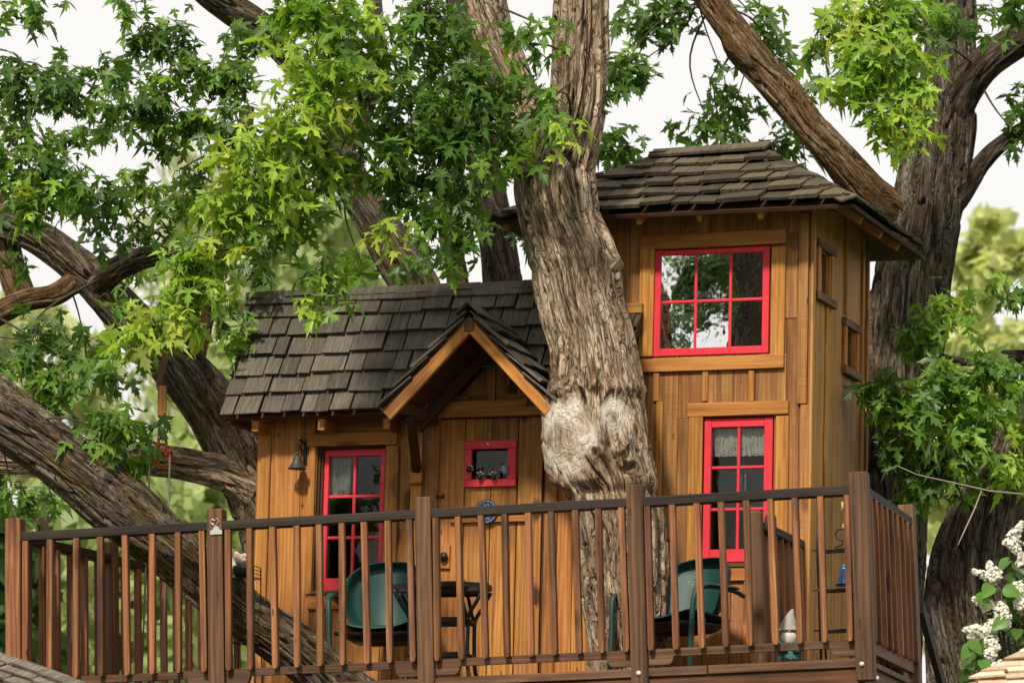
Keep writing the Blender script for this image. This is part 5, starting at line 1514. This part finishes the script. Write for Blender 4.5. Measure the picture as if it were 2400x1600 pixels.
# ---------------------------------------------------------------- tree behind the cabin's left end
Y3 = 25.4
b3 = at(760, 1900, Y3); b3.z = 0
T3 = Tree('maple_tree', 'forked maple behind the left end of the cabin with three spreading limbs', b3)
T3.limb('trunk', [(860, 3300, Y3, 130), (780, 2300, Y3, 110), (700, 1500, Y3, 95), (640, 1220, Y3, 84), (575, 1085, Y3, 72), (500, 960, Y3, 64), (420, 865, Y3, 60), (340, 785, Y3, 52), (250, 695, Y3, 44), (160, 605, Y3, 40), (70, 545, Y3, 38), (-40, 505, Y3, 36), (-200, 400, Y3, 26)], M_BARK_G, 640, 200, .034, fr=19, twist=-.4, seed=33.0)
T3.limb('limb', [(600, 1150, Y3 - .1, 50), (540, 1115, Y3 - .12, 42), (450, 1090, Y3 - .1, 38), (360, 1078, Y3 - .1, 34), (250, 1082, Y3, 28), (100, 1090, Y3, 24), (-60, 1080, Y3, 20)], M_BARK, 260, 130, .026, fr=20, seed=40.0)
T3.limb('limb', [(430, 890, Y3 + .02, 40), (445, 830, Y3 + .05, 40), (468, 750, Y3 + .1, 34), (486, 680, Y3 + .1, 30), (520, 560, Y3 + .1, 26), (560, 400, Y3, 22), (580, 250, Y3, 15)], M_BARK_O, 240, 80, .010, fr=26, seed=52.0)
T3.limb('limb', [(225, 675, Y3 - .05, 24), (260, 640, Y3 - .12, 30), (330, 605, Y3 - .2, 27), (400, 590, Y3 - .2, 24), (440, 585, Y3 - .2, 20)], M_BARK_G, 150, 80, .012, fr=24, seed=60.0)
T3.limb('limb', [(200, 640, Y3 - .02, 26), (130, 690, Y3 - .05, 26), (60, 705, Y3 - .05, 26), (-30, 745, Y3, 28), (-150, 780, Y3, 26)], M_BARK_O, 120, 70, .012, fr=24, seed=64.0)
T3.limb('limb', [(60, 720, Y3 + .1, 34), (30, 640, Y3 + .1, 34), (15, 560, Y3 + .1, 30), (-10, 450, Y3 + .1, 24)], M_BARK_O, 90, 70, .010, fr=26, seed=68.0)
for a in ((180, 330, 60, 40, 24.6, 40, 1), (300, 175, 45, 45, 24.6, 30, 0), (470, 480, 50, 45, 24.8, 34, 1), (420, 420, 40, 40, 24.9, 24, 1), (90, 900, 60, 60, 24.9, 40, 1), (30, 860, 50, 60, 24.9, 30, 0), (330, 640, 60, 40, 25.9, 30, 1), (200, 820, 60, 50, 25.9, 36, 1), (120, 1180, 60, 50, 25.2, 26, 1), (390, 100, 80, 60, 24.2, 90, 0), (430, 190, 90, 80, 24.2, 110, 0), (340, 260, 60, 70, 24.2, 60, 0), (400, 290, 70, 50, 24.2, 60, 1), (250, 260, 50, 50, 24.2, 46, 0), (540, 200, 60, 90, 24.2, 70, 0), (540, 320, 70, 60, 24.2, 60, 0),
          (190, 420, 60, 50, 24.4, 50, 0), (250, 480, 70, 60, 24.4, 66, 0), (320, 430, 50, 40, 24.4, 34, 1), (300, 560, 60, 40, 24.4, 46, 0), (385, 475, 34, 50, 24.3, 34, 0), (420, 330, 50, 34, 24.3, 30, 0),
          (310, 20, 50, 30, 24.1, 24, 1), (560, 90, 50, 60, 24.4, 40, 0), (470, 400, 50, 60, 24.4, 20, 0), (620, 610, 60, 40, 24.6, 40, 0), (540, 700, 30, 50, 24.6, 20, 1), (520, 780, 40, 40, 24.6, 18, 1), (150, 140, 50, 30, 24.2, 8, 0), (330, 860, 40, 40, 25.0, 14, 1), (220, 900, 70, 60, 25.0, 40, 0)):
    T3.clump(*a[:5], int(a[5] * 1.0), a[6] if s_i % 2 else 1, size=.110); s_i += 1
T3.finish()

# ---------------------------------------------------------------- stems rising behind the cabin roof
Y4 = 26.6
b4 = at(1080, 1900, Y4); b4.z = 0
T4 = Tree('maple_tree', 'many-stemmed maple rising behind the cabin ridge', b4)
T4.limb('trunk', [(1120, 3200, Y4, 130), (1110, 2000, Y4, 110), (1060, 1100, Y4, 86), (1020, 820, Y4, 66), (985, 690, Y4, 55), (930, 600, Y4, 50), (870, 500, Y4, 44), (825, 425, Y4, 38), (785, 340, Y4, 34), (740, 240, Y4, 32), (690, 150, Y4 - .1, 32), (620, 75, Y4 - .2, 34), (540, 20, Y4 - .3, 36), (470, -40, Y4 - .4, 36), (380, -140, Y4 - .4, 26)], M_BARK_G, 520, 130, .028, fr=20, seed=71.0)
T4.limb('limb', [(1150, 1000, Y4 + .1, 60), (1180, 760, Y4 + .1, 50), (1175, 640, Y4 + .1, 46), (1160, 520, Y4 + .1, 42), (1140, 400, Y4 + .1, 38), (1115, 250, Y4, 34), (1085, 100, Y4, 30), (1060, -80, Y4, 22)], M_BARK_D, 260, 90, .014, fr=24, seed=78.0)
T4.limb('limb', [(1050, 900, Y4, 36), (1072, 720, Y4, 27), (1070, 640, Y4, 25), (1050, 540, Y4, 24), (1060, 430, Y4, 24), (1075, 300, Y4, 22), (1080, 120, Y4, 16)], M_BARK_G, 180, 70, .012, fr=26, seed=83.0)
T4.limb('limb', [(800, 360, Y4, 26), (850, 260, Y4, 24), (880, 160, Y4, 22), (880, 40, Y4, 20), (870, -80, Y4, 14)], M_BARK_G, 140, 60, .010, fr=26, seed=88.0)
for a in ((1080, 480, 90, 90, 25.6, 100, 0), (1000, 600, 60, 50, 25.8, 50, 0), (850, 625, 40, 34, 26.9, 30, 1), (1200, 400, 40, 50, 25.6, 24, 0), (1215, 560, 24, 50, 25.8, 12, 0), (960, 330, 110, 80, 25.6, 60, 0), (1080, 240, 120, 120, 25.6, 130, 0), (1000, 90, 140, 90, 25.6, 130, 0), (740, 480, 60, 60, 25.9, 40, 0), (660, 60, 60, 60, 25.6, 40, 1)):
    T4.clump(*a[:5], int(a[5] * .6), a[6], size=.13)
T4.finish()

# ---------------------------------------------------------------- big tree right of the tower
Y5 = 26.0
b5 = at(2060, 1900, Y5); b5.z = 0
T5 = Tree('maple_tree', 'massive grey maple behind the tower forking into a slanting limb', b5)
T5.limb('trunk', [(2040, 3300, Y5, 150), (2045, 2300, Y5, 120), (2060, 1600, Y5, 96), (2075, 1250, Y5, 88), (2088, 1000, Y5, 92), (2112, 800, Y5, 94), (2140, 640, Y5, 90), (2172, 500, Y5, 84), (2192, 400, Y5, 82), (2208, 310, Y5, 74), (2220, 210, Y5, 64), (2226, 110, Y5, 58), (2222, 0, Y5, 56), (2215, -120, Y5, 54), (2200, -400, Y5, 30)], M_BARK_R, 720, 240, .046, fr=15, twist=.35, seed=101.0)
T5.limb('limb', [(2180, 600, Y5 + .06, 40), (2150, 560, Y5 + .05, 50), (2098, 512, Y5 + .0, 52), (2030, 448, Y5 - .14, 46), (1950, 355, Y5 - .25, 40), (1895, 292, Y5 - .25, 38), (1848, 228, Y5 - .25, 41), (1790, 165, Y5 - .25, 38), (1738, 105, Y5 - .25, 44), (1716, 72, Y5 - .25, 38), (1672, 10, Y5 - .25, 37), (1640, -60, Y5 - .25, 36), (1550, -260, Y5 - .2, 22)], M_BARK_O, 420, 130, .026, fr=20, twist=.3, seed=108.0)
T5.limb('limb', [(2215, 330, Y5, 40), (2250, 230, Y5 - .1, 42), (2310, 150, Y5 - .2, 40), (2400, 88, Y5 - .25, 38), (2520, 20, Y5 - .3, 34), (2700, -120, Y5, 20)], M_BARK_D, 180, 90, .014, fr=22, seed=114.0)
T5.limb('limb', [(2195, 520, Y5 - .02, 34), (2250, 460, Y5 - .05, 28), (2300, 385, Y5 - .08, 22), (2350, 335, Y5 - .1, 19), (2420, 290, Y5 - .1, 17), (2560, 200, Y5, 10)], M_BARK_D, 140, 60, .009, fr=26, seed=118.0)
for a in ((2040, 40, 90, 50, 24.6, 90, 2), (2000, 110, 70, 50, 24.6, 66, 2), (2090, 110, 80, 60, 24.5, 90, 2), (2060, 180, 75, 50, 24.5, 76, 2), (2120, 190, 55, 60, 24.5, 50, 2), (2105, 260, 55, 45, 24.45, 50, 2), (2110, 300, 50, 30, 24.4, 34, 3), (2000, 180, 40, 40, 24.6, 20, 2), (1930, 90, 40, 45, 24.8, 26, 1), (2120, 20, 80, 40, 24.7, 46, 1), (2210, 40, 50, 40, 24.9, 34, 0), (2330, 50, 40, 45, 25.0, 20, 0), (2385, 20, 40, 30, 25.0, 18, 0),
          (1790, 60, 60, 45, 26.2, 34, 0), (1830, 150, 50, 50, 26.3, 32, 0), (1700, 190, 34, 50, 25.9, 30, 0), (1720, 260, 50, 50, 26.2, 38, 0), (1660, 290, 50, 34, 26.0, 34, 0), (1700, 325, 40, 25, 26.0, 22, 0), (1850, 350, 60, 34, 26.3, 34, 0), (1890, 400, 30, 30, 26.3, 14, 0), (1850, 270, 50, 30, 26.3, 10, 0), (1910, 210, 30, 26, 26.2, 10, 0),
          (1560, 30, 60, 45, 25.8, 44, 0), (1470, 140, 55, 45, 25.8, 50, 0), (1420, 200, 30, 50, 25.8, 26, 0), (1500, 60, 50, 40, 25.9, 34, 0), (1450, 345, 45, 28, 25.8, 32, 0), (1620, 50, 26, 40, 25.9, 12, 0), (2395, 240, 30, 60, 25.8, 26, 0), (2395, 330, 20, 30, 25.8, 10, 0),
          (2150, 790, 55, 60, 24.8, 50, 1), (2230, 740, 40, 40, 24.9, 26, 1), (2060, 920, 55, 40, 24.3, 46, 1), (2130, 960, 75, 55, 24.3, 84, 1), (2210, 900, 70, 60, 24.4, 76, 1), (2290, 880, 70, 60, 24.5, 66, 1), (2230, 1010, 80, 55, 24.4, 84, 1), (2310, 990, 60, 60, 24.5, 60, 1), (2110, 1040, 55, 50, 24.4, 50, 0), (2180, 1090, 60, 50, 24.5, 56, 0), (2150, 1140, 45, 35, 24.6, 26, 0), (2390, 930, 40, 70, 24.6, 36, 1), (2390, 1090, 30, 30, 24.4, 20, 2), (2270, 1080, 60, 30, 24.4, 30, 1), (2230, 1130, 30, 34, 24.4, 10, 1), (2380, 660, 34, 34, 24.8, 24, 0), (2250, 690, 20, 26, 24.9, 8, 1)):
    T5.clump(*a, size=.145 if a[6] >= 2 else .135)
T5.finish()

# ---------------------------------------------------------------- leaning trunk at the lower right
Y6 = 25.2
b6 = at(2300, 1900, Y6); b6.z = 0
T6 = Tree('leaning_tree', 'thick dark trunk leaning right beside the lilac bush', b6)
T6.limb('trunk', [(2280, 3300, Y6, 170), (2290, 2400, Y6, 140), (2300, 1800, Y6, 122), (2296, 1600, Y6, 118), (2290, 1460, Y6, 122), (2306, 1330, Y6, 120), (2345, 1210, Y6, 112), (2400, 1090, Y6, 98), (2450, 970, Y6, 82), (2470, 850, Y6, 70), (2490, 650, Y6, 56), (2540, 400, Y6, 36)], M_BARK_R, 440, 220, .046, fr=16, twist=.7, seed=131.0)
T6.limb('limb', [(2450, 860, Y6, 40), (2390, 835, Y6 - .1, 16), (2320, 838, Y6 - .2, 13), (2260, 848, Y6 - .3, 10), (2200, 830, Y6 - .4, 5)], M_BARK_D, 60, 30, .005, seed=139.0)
tube('bare_twig', T6.root, [p - b6 for p in [at(2105, 1092, 24.2), at(2150, 1112, 24.2), at(2240, 1132, 24.2), at(2320, 1150, 24.25), at(2420, 1160, 24.4), at(2480, 1150, Y6 - .2)]], [.0025, .003, .004, .005, .006, .010], M_TWIG_P, 7)
tube('bare_twig', T6.root, [p - b6 for p in [at(2300, 1150, 24.2), at(2285, 1190, 24.1), at(2262, 1240, 24.05), at(2245, 1277, 24.0)]], [.004, .0042, .004, .003], M_TWIG_P, 7)

# ---------------------------------------------------------------- front-yard tree mirrored in the tower window
import mathutils
pn = (HF.M.to_3x3() @ Matrix.Rotation(PANE_SWING, 3, 'Z') @ Vector((0, -1, 0))).normalized()
def refl(px, py, dist):
    p = HF.M @ HF.v(px, py, VT); d = ray(px, py).normalized(); r = d - pn * 2 * d.dot(pn)
    return p + r * dist
def unpx(p):
    d = p - CAM; cp, sp = math.cos(PITCH), math.sin(PITCH)
    zc = d.y * cp + d.z * sp; yc = -d.y * sp + d.z * cp
    return 1200 + FPX * d.x / zc, 800 - FPX * yc / zc, p.y
fb = refl(1770, 700, 10.5); fb.z = 0
T7 = Tree('yard_maple', 'front-yard maple seen mirrored in the upper tower window', fb)
def rp(px, py, dist, r):
    a, b, Y = unpx(refl(px, py, dist)); return (a, b, Y, r / (Y / FPX) )
t0 = refl(1770, 560, 10.5); tp = []
for z, r in ((0.0, .46), (2.0, .40), (4.0, .34), (6.0, .30), (t0.z - .3, .28), (t0.z + .6, .26), (t0.z + 2.0, .18)):
    q_ = Vector((fb.x + .0 * z, fb.y, z)); a, b, Y = unpx(q_); tp.append((a, b, Y, r / (Y / FPX)))
T7.limb('trunk', tp, M_BARK_D, 160, 60, .02, fr=18, seed=150.0)
for x, y, rx, ry, n in ((1612, 615, 22, 30, 34), (1625, 660, 22, 30, 40), (1665, 620, 36, 40, 60), (1690, 660, 24, 34, 34), (1655, 725, 26, 16, 26), (1562, 775, 26, 28, 46), (1590, 735, 26, 18, 30), (1606, 705, 24, 18, 26), (1700, 715, 16, 26, 20)):
    a, b, Y = unpx(refl(x, y, 9.0)); k = (24.5 + 9.0) / 10000
    T7.clump(a, b, rx * k / (Y / FPX), ry * k / (Y / FPX), Y, n, 0, size=.13, branch=False)
T7.finish(0)

# ================================================================== lilac bush
lb = at(2420, 1900, 21.2); lb.z = 0
lil = Tree('lilac_bush', 'white-flowering lilac bush at the lower right corner', lb, cat='shrub')
M_PETAL = paint('lilac_petal', (.78, .74, .64), .6)
def ovate():
    P = [(0, 0), (.18, .02), (.34, .15), (.40, .32), (.34, .55), (.20, .80), (0, 1.05)]
    out = P + [(-x, y) for x, y in P[-2:0:-1]]
    V_ = [(0, .4, 0)] + [(x, y, .25 * abs(x) - .2 * (y - .3) ** 2) for x, y in out]; n = len(out)
    return np.array(V_), np.array([(0, 1 + k, 1 + (k + 1) % n) for k in range(n)])
OV, OF = ovate(); OV_ME = np_mesh('lilac_leaf', OV, OF, M_LEAF_O, False)
rng = np.random.default_rng(5)
def petals(n, A, B, r):
    """panicle: small four-petalled florets packed on a cone from A to B"""
    VV, FF = [], []
    for i in range(n):
        f = rng.random() ** 1.3; rr = r * (1 - .75 * f) * math.sqrt(rng.random() * .5 + .5)
        d = rng.normal(size=3); d /= np.linalg.norm(d); c = np.array(A) * (1 - f) + np.array(B) * f + d * rr
        nrm = d + np.array([0, -.3, .2]); nrm /= np.linalg.norm(nrm); x = np.cross(nrm, rng.normal(size=3)); x /= np.linalg.norm(x); y = np.cross(nrm, x)
        s = rng.uniform(.009, .013); b = len(VV)
        VV.append(c - nrm * .004)
        for k in range(8):
            a = k * math.pi / 4; q_ = s if k % 2 == 0 else s * .62
            VV.append(c + (x * math.cos(a) + y * math.sin(a)) * q_ + nrm * (.002 if k % 2 == 0 else .0))
        FF += [(b, b + 1 + k, b + 1 + (k + 1) % 8) for k in range(8)]
    return np.array(VV), np.array(FF)
YL = 21.2
for x, y, x2, y2, r in ((2370, 1265, 2395, 1225, 20), (2400, 1290, 2355, 1270, 22), (2395, 1320, 2392, 1295, 14), (2330, 1350, 2318, 1318, 22), (2330, 1355, 2282, 1338, 18), (2320, 1420, 2282, 1402, 20), (2350, 1445, 2345, 1415, 28), (2320, 1470, 2350, 1450, 20), (2290, 1475, 2258, 1475, 14), (2300, 1480, 2330, 1470, 18), (2320, 1500, 2340, 1520, 20), (2320, 1535, 2330, 1515, 18), (2330, 1565, 2345, 1550, 14), (2392, 1380, 2378, 1370, 22), (2395, 1420, 2385, 1400, 20), (2275, 1492, 2280, 1480, 10), (2360, 1465, 2360, 1450, 12)):
    k = YL / FPX
    V_, F = petals(150, at(x, y, YL), at(x2, y2, YL - .03), r * k)
    link('flower_panicle', np_mesh('panicle', V_ - np.array(lb), F, M_PETAL), lil.root)
for i in range(230):
    px = rng.uniform(2270, 2440); py = rng.uniform(1300, 1600)
    if px < 2400 - (py - 1200) * .38: continue
    if rng.random() < .12: continue
    p = np.array(at(px, py, YL + rng.uniform(.0, .35)))
    Fm = leaf_frames(1, None, rng, (0, -.6, .6), .5, .35)[0]; z = rng.uniform(.055, .105)
    o = bpy.data.objects.new('leaf', OV_ME); COL.objects.link(o); o.parent = lil.root
    M = Matrix(Fm.tolist()).to_4x4() @ Matrix.Scale(z, 4); M.translation = Vector(p) - lb; o.matrix_basis = M
    c = np.array((.085, .165, .035)) * rng.uniform(.5, 1.5); o.color = (*c, 1)
for px, py in ((2280, 1510), (2300, 1545), (2325, 1370), (2290, 1390), (2270, 1500), (2360, 1450), (2350, 1380)):
    p = np.array(at(px, py, YL - .05)); Fm = leaf_frames(1, None, rng, (0, -.8, .4), .3, .9)[0]
    o = bpy.data.objects.new('leaf', OV_ME); COL.objects.link(o); o.parent = lil.root
    M = Matrix(Fm.tolist()).to_4x4() @ Matrix.Scale(.095, 4); M.translation = Vector(p) - lb; o.matrix_basis = M; o.color = (.12, .26, .04, 1)
for k in range(6):
    e = at(2330 + 14 * k, 1400 + 25 * (k % 3), YL + .1)
    tube('stem', lil.root, [Vector((.05 * k, .02 * k, 0)), (e - lb) * .6 + Vector((.1, 0, 0)), e - lb], [.02, .014, .006], M_TWIG, 7)

# ================================================================== pulley on the left limb
pb = at(380, 1000, 24.6)
pul = thing('rope_pulley', 'red iron pulley on a hook hanging from the limb at left', 'pulley', loc=pb)
rel = lambda x, y, Y=24.6: at(x, y, Y) - pb
strap = thing('wooden_hanger', 'grey wooden hanger arm tied to the left limb above the pulley', 'hanger', loc=at(385, 900, 24.75))
sr = lambda x, y, Y=24.75: at(x, y, Y) - at(385, 900, 24.75)
cv = curve_pts([sr(397, 805), sr(388, 835), sr(378, 870), sr(374, 900), sr(376, 915)], 24)
vs, fs = [], []
for p in cv:
    for dx, dy in ((-.019, -.014), (.019, -.014), (.019, .014), (-.019, .014)): vs.append((p[0] + dx, p[1] + dy, p[2]))
for i in range(len(cv) - 1):
    for k in range(4): fs.append([i * 4 + k, i * 4 + (k + 1) % 4, (i + 1) * 4 + (k + 1) % 4, (i + 1) * 4 + k])
fs += [[3, 2, 1, 0], [len(vs) - 4, len(vs) - 3, len(vs) - 2, len(vs) - 1]]
link('arm', mesh('arm', vs, fs, M_POSTD['z']), strap)
box('block', strap, *(sorted((sr(370, 950).x, sr(390, 950).x))), -.022, .022, sr(380, 976).z, sr(380, 905).z, M_TRIM, .004)
tube('hook', pul, curve_pts([rel(378, 975), rel(378, 986), rel(386, 992), rel(386, 1003), rel(378, 1010), rel(377, 1022)], 24), .006, M_BLACK, 8)
tube('hook_eye', pul, curve_pts([rel(366, 1002), rel(368, 990), rel(378, 985), rel(387, 993), rel(385, 1005), rel(377, 1014), rel(376, 1028)], 24), .006, M_IRON, 8)
wheel_c = rel(380, 1066); wr = 26 * 24.6 / FPX
Mw = Matrix.Translation(wheel_c) @ Matrix.Rotation(math.radians(62), 4, 'Z') @ Matrix.Rotation(math.pi / 2, 4, 'X')
tor = [(wr * math.cos(a), wr * math.sin(a), 0) for a in np.linspace(0, 2 * math.pi, 36)]
tube('wheel', pul, [Matrix.Translation(wheel_c) @ Matrix.Rotation(math.radians(35), 4, 'Z') @ Matrix.Rotation(math.pi / 2, 4, 'X') @ Vector(p) for p in tor], .009, M_PULLEY, 8)
for k in range(3):
    a = k * math.pi / 3
    tube('spoke', pul, [Matrix.Translation(wheel_c) @ Matrix.Rotation(math.radians(35), 4, 'Z') @ Matrix.Rotation(math.pi / 2, 4, 'X') @ Vector((s * wr * math.cos(a), s * wr * math.sin(a), 0)) for s in (-1, 1)], .006, M_PULLEY, 6)
for s in (-1, 1):
    box('cheek', pul, wheel_c.x + s * .022 - .007, wheel_c.x + s * .022 + .007, wheel_c.y - .02, wheel_c.y + .02, wheel_c.z - .01, wheel_c.z + .10, M_PULLEY, .003)
box('yoke', pul, wheel_c.x - .05, wheel_c.x + .055, wheel_c.y - .02, wheel_c.y + .02, wheel_c.z + .012, wheel_c.z + .034, M_PULLEY, .003)
box('swivel', pul, wheel_c.x - .015, wheel_c.x + .015, wheel_c.y - .015, wheel_c.y + .015, wheel_c.z + .09, wheel_c.z + .13, M_BLACK, .004)
rope = thing('pulley_rope', 'pale rope falling in two strands from the red pulley', 'rope', loc=pb)
tube('strand', rope, [rel(398, 1062), rel(397, 1120), rel(394, 1215), rel(378, 1640)], .0055, M_ROPE, 8)
tube('strand', rope, [rel(351, 1070), rel(350, 1110), rel(348, 1170), rel(330, 1640)], .0055, M_ROPE, 8)

# ================================================================== neighbouring roofs in the corners
def corner_roof(name, label, pts, Y0, slope_in, expo, mat, seed, cat='roof'):
    pass
# left: dark asphalt roof edge close to the camera
L0 = at(-260, 1448, 20.6); L1 = at(215, 1612, 20.2)
nb = thing('shed', 'dark shingled shed roof corner at the lower left', 'shed', loc=Vector((L0.x, L0.y, 0)))
o0 = Vector((L0.x, L0.y, 0))
U_ = (L1 - L0); U_.normalize(); Wd = Vector((-.15, -.80, -.56)); Wd = (Wd - U_ * Wd.dot(U_)).normalized()
a0 = L0 - o0; a1 = L1 + U_ * .6 - o0
rt = sheet('roof', nb, [a0, a1, a1 + Wd * .9, a0 + Wd * .9], M_ASPHALT, .03)
shakes(rt, a0 + Wd * .9, U_, -Wd, [(0, 0), ((a1 - a0).length, 0), ((a1 - a0).length, .9), (0, .9)], .075, M_ASPHALT, .12, .34, seed=41, thick=.014, lift=.024, gap=.008, jig=.010)
n_ = 5
for k in range(7):
    p = a0 + (a1 - a0) * (k / 7); q_ = a0 + (a1 - a0) * ((k + 1.1) / 7)
    up_ = Vector((0, 0, .008 + .004 * (k % 2)))
    beam('ridge_cap', rt, p + up_, q_ + up_, .035, .010, M_ASPHALT, side=Wd)
sheet('wall', nb, [a0 + Vector((0, -.3, -.12)), a1 + Vector((0, -.3, -.2)), Vector((a1.x, a1.y - .3, 0)), Vector((0, -.3, 0))], M_TOWER['z'], .05)
# right: pale sunlit shingles
Rr0 = at(2262, 1606, 20.4); Rr1 = at(2420, 1512, 20.4)
o1 = Vector((Rr1.x, Rr1.y, 0)); nb2 = thing('shed', 'pale sunlit shingled roof corner below the lilac', 'shed', loc=o1)
Ue = (Rr1 - Rr0).normalized(); top0 = Rr0 - Ue * .3 - o1; top1 = Rr1 + Ue * .3 - o1
dn_ = Vector((.55, -.30, -.42)).normalized()
# roof plane: horizontal courses u, falling towards the camera
Uh = Vector((1, .0, .035)).normalized(); Wh_ = Vector((0, .80, .60)); Wh_ = (Wh_ - Uh * Wh_.dot(Uh)).normalized()
P00 = at(2240, 1640, 20.2) - o1
poly = []
N_ = Uh.cross(Wh_)
def inpl(px, py):
    o_ = CAM - o1 - P00; d_ = ray(px, py); t_ = -o_.dot(N_) / d_.dot(N_); q_ = o_ + d_ * t_
    return (q_.dot(Uh), q_.dot(Wh_))
poly = [inpl(2225, 1640), inpl(2470, 1640), inpl(2470, 1483), inpl(2262, 1606)]
mb_ = min(p[1] for p in poly); P00 = P00 + Wh_ * mb_; poly = [(p[0], p[1] - mb_) for p in poly]
rt2 = sheet('roof', nb2, [P00 + Uh * p[0] + Wh_ * p[1] - N_ * .004 for p in poly], M_SHAKE_PALE, .03)
shakes(rt2, P00, Uh, Wh_, poly, .058, M_SHAKE_PALE, .25, .55, seed=51, thick=.010, lift=.016, gap=.004, jig=.003)
sheet('wall', nb2, [P00 + Uh * poly[0][0] - Vector((0, -.15, .1)), P00 + Uh * poly[1][0] - Vector((0, -.15, .1)), Vector((P00.x + poly[1][0], P00.y + .15, 0)), Vector((P00.x + poly[0][0], P00.y + .15, 0))], M_TOWER['z'], .05)

# ================================================================== trees far behind
def far_tree(label, x0, x1, y0, y1, Y, n, c0, c1, size, seed, name='far_tree', willow=False, blossom=0.0):
    rng = np.random.default_rng(seed)
    cb = at((x0 + x1) / 2, y1, Y); base = Vector((cb.x, Y, 0))
    t = thing(name, label, 'tree', loc=base, group='trees far behind the treehouse')
    k = Y / FPX; topz = at(0, y0, Y).z; botz = at(0, y1, Y).z; W_ = (x1 - x0) / 2 * k
    pts = []
    # clumps with gaps
    nc = 120; cc = np.stack([rng.uniform(-1, 1, nc) * W_, rng.uniform(-1, 1, nc) * 2.0, rng.uniform(botz, topz, nc)], 1)
    prof = 1 - .55 * ((cc[:, 2] - botz) / (topz - botz)) ** 2; cc[:, 0] *= prof
    w = rng.integers(0, nc, n); s = .42 * max(W_, .9) * rng.uniform(.35, 1.0, nc)
    P = cc[w] + rng.normal(size=(n, 3)) * (s[w] * .42)[:, None] * np.array([1, 1, .75])
    if willow: P[:, 2] -= rng.exponential(.8, n)
    nrm = rng.normal(size=(n, 3)) + np.array([0, -.5, .6]); nrm /= np.linalg.norm(nrm, axis=1)[:, None]
    tip = rng.normal(size=(n, 3)) * .7 + np.array([0, 0, -.9 if not willow else -2.5]); tip -= nrm * np.sum(tip * nrm, 1)[:, None]; tip /= np.linalg.norm(tip, axis=1)[:, None]
    x = np.cross(tip, nrm); S_ = size * rng.uniform(.6, 1.3, n)[:, None]; wd = .22 if willow else .42
    Q = np.stack([P - tip * S_ * .5, P + x * S_ * wd, P + tip * S_ * .6, P - x * S_ * wd], 1).reshape(-1, 3)
    F = np.arange(n * 4).reshape(-1, 4)
    me = np_mesh('crown', Q, F, M_LEAF_BG, False)
    f = rng.random((n, 1)); C_ = (np.array(c0) * f + np.array(c1) * (1 - f)) * rng.uniform(.7, 1.25, (n, 1)); C_[rng.random(n) < blossom] = (.80, .72, .60); C_ = np.repeat(C_, 4, 0)
    a = me.color_attributes.new('lc', 'FLOAT_COLOR', 'POINT'); a.data.foreach_set('color', np.hstack([C_, np.ones((len(C_), 1))]).astype(np.float32).ravel())
    o = link('crown', me, t); o['kind'] = 'stuff'
    for j in range(3):
        q_ = cc[rng.integers(0, nc)]
        tube('limb', t, [(0, 0, topz * .25), (q_[0] * .4, q_[1] * .4, botz * .6 + q_[2] * .4), tuple(q_)], [.16, .10, .04], M_TWIG, 7)
    tube('trunk', t, curve_pts([(0, 0, 0), (.1, 0, topz * .3), (-.1, 0, topz * .6), (0, 0, topz * .92)], 12), list(np.linspace(.32, .06, 12)), M_TWIG, 9)
far_tree('pale weeping willow far behind the left foliage', 290, 820, 330, 800, 62, 4200, (.62, .64, .42), (.46, .52, .28), .30, 1, 'willow', True)  # here and in most crowns below, haze and sky glow painted as pale leaves
far_tree('yellow-green tree far behind the left railing', -80, 300, 700, 1700, 54, 3200, (.66, .68, .36), (.40, .47, .18), .28, 2)
far_tree('bright bushy tree seen between limb and cabin', 330, 640, 840, 1700, 50, 4600, (.60, .66, .28), (.32, .45, .12), .22, 3, blossom=.14)
far_tree('light green tree behind the cabin roof and stems', 560, 960, 520, 1000, 58, 2200, (.50, .56, .26), (.28, .38, .12), .26, 4)
far_tree('pale yellow-green tree beyond the right trunk', 2190, 2440, 570, 1500, 66, 4600, (.70, .72, .34), (.54, .60, .22), .30, 5)
far_tree('green tree behind the railing at far left', 120, 480, 1050, 1800, 46, 2000, (.52, .58, .24), (.22, .32, .09), .23, 6)
far_tree('dim green tree low at the left edge', -120, 110, 1250, 1800, 42, 2600, (.07, .15, .03), (.04, .09, .02), .26, 7)
# pale blossom shrub between limb and cabin
